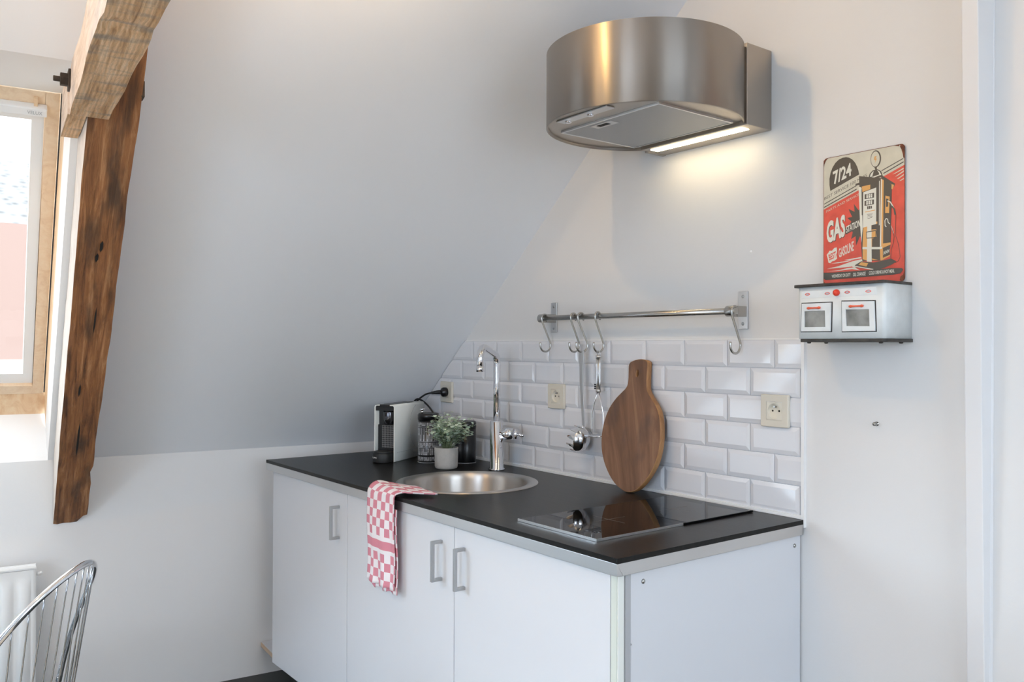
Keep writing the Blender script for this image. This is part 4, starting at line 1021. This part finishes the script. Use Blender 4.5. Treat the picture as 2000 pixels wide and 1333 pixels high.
def stroke(fn, pts, w_, mi):
    for i in range(len(pts)-1):
        a, c = Vector(fn(*pts[i])), Vector(fn(*pts[i+1])); d = (c-a).normalized(); nn = Vector((-d.y, d.x))*w_/2; e_ = d*w_*.2
        lay[0] += .3; dd = .00025+.000012*lay[0]
        q = [clampx(*(p_)) for p_ in (a+nn-e_, c+nn+e_, c-nn+e_, a-nn-e_)]
        SB.add([(x, YS-dd, z) for x, z in q], [(0, 1, 2, 3)], mi)
def ell(fn, cx, cy, rx, ry, mi, n=32, rot=0): poly(fn, [(cx+rx*cos(t)*cos(rot)-ry*sin(t)*sin(rot), cy+rx*cos(t)*sin(rot)+ry*sin(t)*cos(rot)) for t in [2*pi*i/n for i in range(n)]], mi)
def txt(fn, s, bl, br, tr_, tl_, mi, bold=.02):
    lay[0] += 1; dd = .00025+.000012*lay[0]; g_, fs_ = text_geo(s, bold=bold); out = []
    for x, y in g_:
        px = (1-x)*(1-y)*bl[0]+x*(1-y)*br[0]+x*y*tr_[0]+(1-x)*y*tl_[0]; py = (1-x)*(1-y)*bl[1]+x*(1-y)*br[1]+x*y*tr_[1]+(1-x)*y*tl_[1]
        u, v = fn(px, py); out.append((u, YS-dd, v))
    SB.add(out, fs_, mi)
# plate with rounded corners
def rr2(x0, x1, z0, z1, r, k=6): return [(cx+r*cos(a0+pi/2*i/k), cz+r*sin(a0+pi/2*i/k)) for cx, cz, a0 in ((x1-r, z1-r, 0), (x0+r, z1-r, pi/2), (x0+r, z0+r, pi), (x1-r, z0+r, 1.5*pi)) for i in range(k+1)]
o1 = rr2(SX0, SX1, SZ0, SZ1, .010); n = len(o1)
SB.add([(x, YS+.0006, z) for x, z in o1]+[(x, YS, z) for x, z in o1], [tuple(range(n)), tuple(range(n, 2*n))]+[(i, (i+1) % n, n+(i+1) % n, n+i) for i in range(n)], RST)
o2 = rr2(SX0+.0012, SX1-.0012, SZ0+.0016, SZ1-.0012, .0095)
SB.add([(x, YS-.0001, z) for x, z in o2], [tuple(range(n))], RED)
# cream upper field
lft = s0_(93, 662); rgt = s0_(790, 268); 
cf = [(x, z) for x, z in o2 if z > SZ1-.012]
cfp = [(SX1-.0012, rgt[1])]+cf+[(SX0+.0012, lft[1])]
SB.add([(x, YS-.0002, z) for x, z in cfp], [tuple(range(len(cfp)))], CRM)
# speed wedges top right, lower left
for a in ([(565, 620), (760, 500), (760, 525), (620, 600)], [(610, 660), (765, 545), (765, 572), (650, 645)], [(640, 700), (765, 610), (765, 632), (680, 690)], [(690, 728), (765, 680), (765, 700), (715, 728)]): poly(s2_, a, CRM)
for a in ([(430, 885), (700, 835), (715, 855), (480, 890)], [(150, 1025), (330, 985), (560, 905), (720, 870), (715, 900), (600, 960), (540, 990), (350, 1010)], [(140, 1072), (360, 1045), (480, 1015), (600, 1000), (690, 1050), (560, 1030), (400, 1050)], [(210, 940), (480, 898), (600, 875), (480, 912), (330, 935)]): poly(s3_, a, WHT)
poly(s3_, [(540, 985), (600, 930), (720, 880), (735, 900), (630, 980), (625, 1010)], WHT)
# dome and stripes
poly(s1_, [(207, 885), (190, 780), (187, 660), (205, 550), (240, 450), (290, 365), (350, 305), (420, 268), (490, 255), (550, 265), (610, 300), (660, 355), (700, 430), (725, 500), (740, 575)], DRK)
txt(s1_, '7/24', (268, 775), (600, 592), (585, 350), (245, 530), WHT, .03)
txt(s1_, 'BEST SERVICE 100 MILES', (100, 1060), (890, 610), (885, 555), (100, 1005), DRK, .0)
stroke(s1_, [(100, 1128), (690, 785)], .0020, DRK); stroke(s1_, [(100, 1188), (695, 848)], .0024, DRK)
stroke(s2_, [(375, 557), (750, 340)], .0020, DRK); stroke(s2_, [(410, 603), (755, 400)], .0024, DRK)
txt(s1_, 'PARTS AND SERVICE', (140, 1290), (745, 965), (745, 920), (140, 1245), CRM, .0)
# starburst
cx, cy = 640, 260; sp2 = [(480, 60), (560, 120), (575, -10), (620, 90), (650, 10), (690, 60), (712, 330), (705, 560), (675, 510), (625, 655), (605, 500), (540, 545), (555, 420), (520, 300), (530, 270), (470, 205), (545, 195), (530, 110)]
sp2 = [(485, 62), (585, 108), (570, -20), (650, 85), (672, 40), (705, 330), (712, 545), (680, 500), (620, 655), (608, 500), (535, 550), (560, 440), (500, 330), (535, 265), (468, 208), (548, 190), (505, 110)]
poly(s3_, sp2, DRK)
txt(s3_, 'GAS', (150, 640), (448, 510), (440, 145), (142, 290), DRK, .04); txt(s3_, 'GAS', (140, 630), (440, 500), (430, 140), (132, 280), WHT, .04)
poly(s3_, [(440, 365), (690, 240), (690, 345), (447, 478)], DRK); txt(s3_, 'STATION', (455, 452), (680, 340), (678, 225), (452, 345), WHT, .02)
poly(s3_, [(145, 800), (170, 770), (190, 735), (230, 735), (265, 690), (305, 682), (312, 760), (300, 800), (315, 860), (275, 895), (235, 905), (205, 935), (175, 925), (165, 870)], WHT)
txt(s3_, 'BEST', (190, 895), (300, 840), (290, 740), (172, 800), RED, .03)
txt(s3_, 'GASOLINE', (345, 850), (582, 735), (578, 575), (335, 705), WHT, .02)
# petrol pump
ell(s2_, 268, 352, 92, 150, DRK, rot=.05); ell(s2_, 260, 355, 76, 132, CRM, rot=.05)
poly(s2_, [(245, 310), (285, 300), (262, 345), (290, 345), (250, 425), (262, 372), (236, 372)], ORG)
poly(s2_, [(245, 495), (290, 495), (290, 550), (265, 550)], DRK)
poly(s2_, [(145, 680), (165, 610), (215, 555), (300, 530), (365, 565), (395, 640), (350, 660)], DRK); poly(s2_, [(170, 665), (185, 615), (225, 570), (235, 560), (210, 660)], WHT); poly(s2_, [(290, 545), (340, 570), (375, 640), (345, 645), (320, 580)], WHT)
poly(s2_, [(-80, 825), (-80, 790), (370, 630), (615, 780), (600, 830), (360, 670), (0, 800)], DRK); poly(s2_, [(-20, 775), (120, 700), (340, 620), (350, 632), (10, 775)], WHT)
poly(s4_, [(-20, -465), (-12, -470), (345, -440), (380, -440), (525, -330), (520, 640), (385, 895), (60, 900), (40, 700)], DRK)
# body faces: front and side in photo pixels of the lower crop
poly(s2_, [(-25, 850), (0, 840), (30, 860), (60, 1560), (40, 1800), (15, 1500)], WHT)
poly(s2_, [(25, 830), (290, 735), (300, 800), (305, 1330), (40, 1330)], DRK); poly(s2_, [(30, 835), (180, 800), (180, 880), (45, 930)], ORG)
poly(s4_, [(70, 270), (295, 265), (295, 300), (200, 320), (200, 390), (280, 390), (290, 510), (215, 545), (215, 680), (60, 690)], ORG)
poly(s4_, [(62, 700), (135, 700), (135, 895), (65, 870)], ORG); poly(s4_, [(200, 315), (340, 310), (345, 670), (215, 675), (215, 540), (300, 520), (290, 385), (200, 395)], DRK)
poly(s4_, [(130, 275), (195, 275), (215, 915), (135, 910)], WHT)
poly(s4_, [(115, 430), (270, 400), (285, 415), (285, 515), (265, 530), (120, 540)], DRK); poly(s4_, [(125, 442), (205, 428), (205, 520), (128, 527)], WHT); poly(s4_, [(205, 428), (268, 415), (270, 510), (205, 520)], ORG)
poly(s2_, [(60, 935), (285, 850), (295, 1480), (65, 1545)], WHT)
for y0, y1 in ((945, 1040), (1060, 1155)):
    poly(s2_, [(85, y0+25), (250, y0-5), (250, y1-15), (85, y1+15)], DRK)
    for k in range(3): poly(s2_, [(115+k*38, y0+28-k*6), (143+k*38, y0+23-k*6), (143+k*38, y1-8-k*6), (115+k*38, y1-3-k*6)], WHT); stroke(s2_, [(120+k*38, (y0+y1)/2+4-k*6), (138+k*38, (y0+y1)/2-k*6)], .0006, DRK)
for k in range(3): poly(s2_, [(132+k*30, 1178-k*4), (155+k*30, 1174-k*4), (158+k*30, 1222-k*5), (135+k*30, 1228-k*5)], DRK)
stroke(s2_, [(100, 1275), (270, 1240)], .0016, ORG)
for k in range(4): stroke(s4_, [(125+(k % 2)*10, 150+k*22), (215-(k % 2)*8, 140+k*20)], .0009, DRK)
poly(s4_, [(340, -430), (390, -410), (395, 600), (385, 890), (355, 890), (345, 690)], ORG); poly(s4_, [(345, -430), (362, -420), (365, 660), (345, 670)], WHT)
poly(s2_, [(425, 760), (600, 800), (575, 880), (425, 830)], ORG); stroke(s2_, [(340, 735), (350, 1500)], .0016, WHT)
poly(s4_, [(395, -380), (520, -340), (515, 600), (395, 620)], DRK); poly(s4_, [(390, 620), (520, 600), (520, 635), (385, 695)], ORG)
poly(s4_, [(60, 675), (345, 675), (385, 665), (380, 700), (345, 712), (60, 712)], WHT)
poly(s4_, [(395, 700), (510, 650), (510, 800), (395, 850)], DRK); poly(s4_, [(360, 725), (395, 700), (398, 850), (515, 800), (515, 820), (370, 895)], ORG)
for k in range(3): stroke(s4_, [(405+k*33, 800-k*14), (415+k*33, 745-k*14), (428+k*33, 790-k*14), (432+k*33, 735-k*14)], .0008, WHT)
poly(s2_, [(450, 990), (525, 1005), (520, 1290), (450, 1290)], ORG); poly(s2_, [(462, 1040), (505, 1045), (500, 1180), (462, 1185)], DRK); stroke(s2_, [(490, 1080), (540, 1100), (590, 1180), (630, 1290)], .0022, WHT)
stroke(s4_, [(445, 350), (425, 330), (420, 250), (440, 215), (465, 225), (475, 280), (500, 300)], .0018, WHT)
stroke(s4_, [(520, 10), (570, 60), (585, 150)], .0032, DRK); stroke(s4_, [(540, 10), (580, 60), (600, 150), (598, 240), (595, 480), (640, 600), (670, 740), (682, 830), (650, 900), (600, 930)], .0010, DRK)
stroke(s4_, [(525, 340), (555, 430), (575, 500), (568, 600), (535, 700), (525, 860)], .0010, DRK); stroke(s4_, [(522, 330), (550, 400), (572, 455)], .0008, WHT)
# plinth of the pump, base shadows
poly(s4_, [(-55, 965), (45, 905), (240, 925), (385, 895), (530, 860), (620, 905), (560, 950), (420, 1010), (300, 1050), (160, 1030), (-60, 1000)], DRK)
poly(s4_, [(0, 960), (45, 918), (160, 935), (130, 990)], ORG); stroke(s4_, [(-60, 985), (240, 1035)], .0022, WHT); poly(s4_, [(215, 860), (320, 882), (230, 885)], ORG)
# bottom banner
poly(s4_, [(-600, 1090), (-420, 1085), (100, 1050), (520, 1015), (715, 1015), (735, 1040), (690, 1100), (560, 1120), (100, 1155), (-530, 1205), (-575, 1180)], DRK)
txt(s4_, 'WEDNESDAY ON DUTY', (-430, 1170), (-125, 1145), (-125, 1090), (-430, 1120), WHT, .02)
txt(s4_, 'OIL CHANGE', (-85, 1148), (120, 1130), (120, 1072), (-85, 1088), WHT, .02)
txt(s4_, 'COLD DRINK & HOT MEAL', (175, 1122), (592, 1085), (592, 1030), (175, 1065), WHT, .02)
# rust at the corners and rim
for fn, a in ((s2_, [(740, 75), (560, 112), (600, 120), (690, 130), (720, 180), (745, 260), (758, 330), (778, 330), (775, 110)]), (s1_, [(75, 330), (120, 280), (165, 270), (130, 310), (110, 350), (90, 400), (80, 480), (70, 480)]),
              (s4_, [(760, 1050), (735, 1120), (690, 1150), (680, 1210), (720, 1225), (765, 1190)]), (s3_, [(105, 1220), (135, 1260), (160, 1290), (120, 1300), (100, 1280)])): poly(fn, a, RST)
ell(s2_, 690, 118, 9, 14, WHT); ell(s2_, 690, 118, 4, 8, DRK)
build('printed_plate', SB, SMATS, sn, world=True, weld=False)

# small screws left in the wall
s = MB(); s.lathe([(.0055, 0), (.0055, .001), (.0035, .0015), (.0025, .010), (.0045, .0105), (.004, .012), (1e-4, .0125)], 16, 0, RX)
build('wall_screw', s, NICKEL, label='small screw left sticking out of the bare wall below the toy stove', cat='screw', M=Matrix.Translation((.187, 0, 1.149)))
s = MB(); s.lathe([(.0035, 0), (.002, .0012), (1e-4, .0014)], 14, 0, RX)
build('wall_screw', s, LINING, label='tiny painted screw head in the wall above the rail under the hood', cat='screw', M=Matrix.Translation((-.160, 0, 1.575)))

# ================================================================== RADIATOR
MR = frameM(H_, -M_, Vector((0, 0, 1)), KF(-1.372, FL, 0))          # x = toward the tile wall, y = into the knee wall, z up (front is -y)
ra_ = thing('radiator', 'white panel radiator on the knee wall under the roof window', 'radiator', M=MR)
x0, x1, z0, z1 = -1.0, 0, .12, .54
b = MB(); px = []; pitch = .050
x = x1-.012; prof = [(x1-.001, -.105), (x1-.002, -.1075), (x1-.012, -.1080)]
xx = x1-.014
while xx > x0+pitch:
    prof += [(xx, -.1075), (xx-.003, -.1080), (xx-.009, -.1165), (xx-.037, -.1165), (xx-.043, -.1080)]; xx -= pitch
prof += [(x0+.012, -.108), (x0, -.1075)]
n = len(prof); zs = [z0, z0+.03, z0+.045, z1-.055, z1-.035, z1-.012, z1-.002]
vs = []
for k, z in enumerate(zs):
    for (xp, yp) in prof:
        flat = -.1080 if k in (0, 1, 4, 5) else yp
        if k == 6: flat = -.108
        if yp > -.106: flat = yp
        vs.append((xp, flat if yp < -.106 else yp, z))
b.add(vs, [(k*n+i, k*n+i+1, (k+1)*n+i+1, (k+1)*n+i) for k in range(len(zs)-1) for i in range(n-1)], 0, True)
b.box((x0, -.107, z0), (x1-.001, -.100, z1-.004)); build('front_panel', b, ENAMEL, ra_)
b = MB(); b.box((x0+.002, -.050, z0), (x1-.002, -.040, z1-.004)); build('back_panel', b, ENAMEL, ra_)
for xa in (x1-.002, x0): build('side_cover', MB().box((xa, -.104, z0+.01), (xa+.002, -.042, z1+.002)), ENAMEL, ra_, bevel=.0006)
b = MB(); b.box((x0, -.106, z1-.001), (x1, -.098, z1+.004)); b.box((x0, -.050, z1-.001), (x1, -.042, z1+.004))
b.box((x0+.002, -.098, z1-.004), (x1-.002, -.050, z1-.001))
build('top_grille', b, ENAMEL, ra_)
b = MB(); b.cyl((x1, -.075, z1-.025), (x1+.014, -.075, z1-.025), .006, 16); b.cyl((x1+.008, -.075, z1-.025), (x1+.018, -.078, z1-.021), .0045, 12); build('bleed_valve', b, LINING, ra_)
for xa in (x1-.12, x0+.09): build('wall_bracket', MB().box((xa, -.042, z0+.05), (xa+.03, -.001, z1-.05)), ENAMEL, ra_)

# ================================================================== WIRE CHAIR
CQ = (-1.279, 2.141, .237, .14, -.05, .773, .403, .173)
CQ = (-1.2791, 2.1407, .2367, .1398, -.0501, .77275, .4026, .1733)
lat, dep, ca, cb_, beta, cz0, ch, cc = CQ
O = Vector((1.2171, -1.8517, 0))+fw*dep+r2*lat; O.z = FL
F_ = -(r2*cos(beta)+fw*sin(beta)); F_.z = 0; F_.normalize(); S_ = Vector((-F_.y, F_.x, 0))
CH = thing('wire_chair', 'curved chrome wire chair back in the lower left corner by the radiator', 'chair', M=frameM(F_, S_, Vector((0, 0, 1)), O))
def csurf(x, z):     # point on the chair back surface, local x = forward, y = sideways
    return Vector((-cb_*(1-(x/ca)**2)-(z-(cz0-.4))*cc, x, z-FL))
hp = []
for i in range(65):
    t = -pi/2*.98+pi*.98*i/64; x = ca*sin(t); z = cz0-ch*(1-cos(t)); hp.append((x, z))
b = MB(); b.tube([csurf(x, z) for x, z in hp], .0082, 14); build('hoop', b, CHROME, CH, label='thick polished hoop')
nw = 17; ws = MB()
SEATZ = .36
for i in range(nw):
    x = ca*(-.90+1.80*i/(nw-1)); t = math.asin(x/ca); zt = cz0-ch*(1-cos(t))
    if zt < SEATZ+.05: continue
    w1 = MB(); top_ = csurf(x, zt-.004)
    pts = [csurf(x*(1-.10*(1-f)), lerp(SEATZ, zt-.004, f)) for f in [k/8 for k in range(9)]]
    w1.tube(pts, .0019, 8); build('back_wire', w1, WIREM, CH)
# seat ring, seat wires and legs
ring = [Vector((.13+.225*cos(a)*(1.0 if cos(a) > 0 else 1.2), .225*sin(a), SEATZ-FL)) for a in [2*pi*i/48 for i in range(48)]]
b = MB(); b.tube(ring, .0065, 10, 0, 1, True)
for i in range(13):
    y = -.2+.4*i/12; e_ = sqrt(max(0, 1-(y/.225)**2)); b.tube([(.13-.27*e_, y, SEATZ-FL), (.12, y, SEATZ-FL-.012), (.13+.225*e_, y, SEATZ-FL)], .0022, 6)
build('seat', b, CHROME, CH)
for sx, sy in ((-.12, -.16), (-.12, .16), (.28, -.16), (.28, .16)):
    b = MB(); b.tube([(sx, sy, SEATZ-FL), (sx*1.15-.01, sy*1.25, 0.004)], .0075, 10); build('leg', b, CHROME, CH)
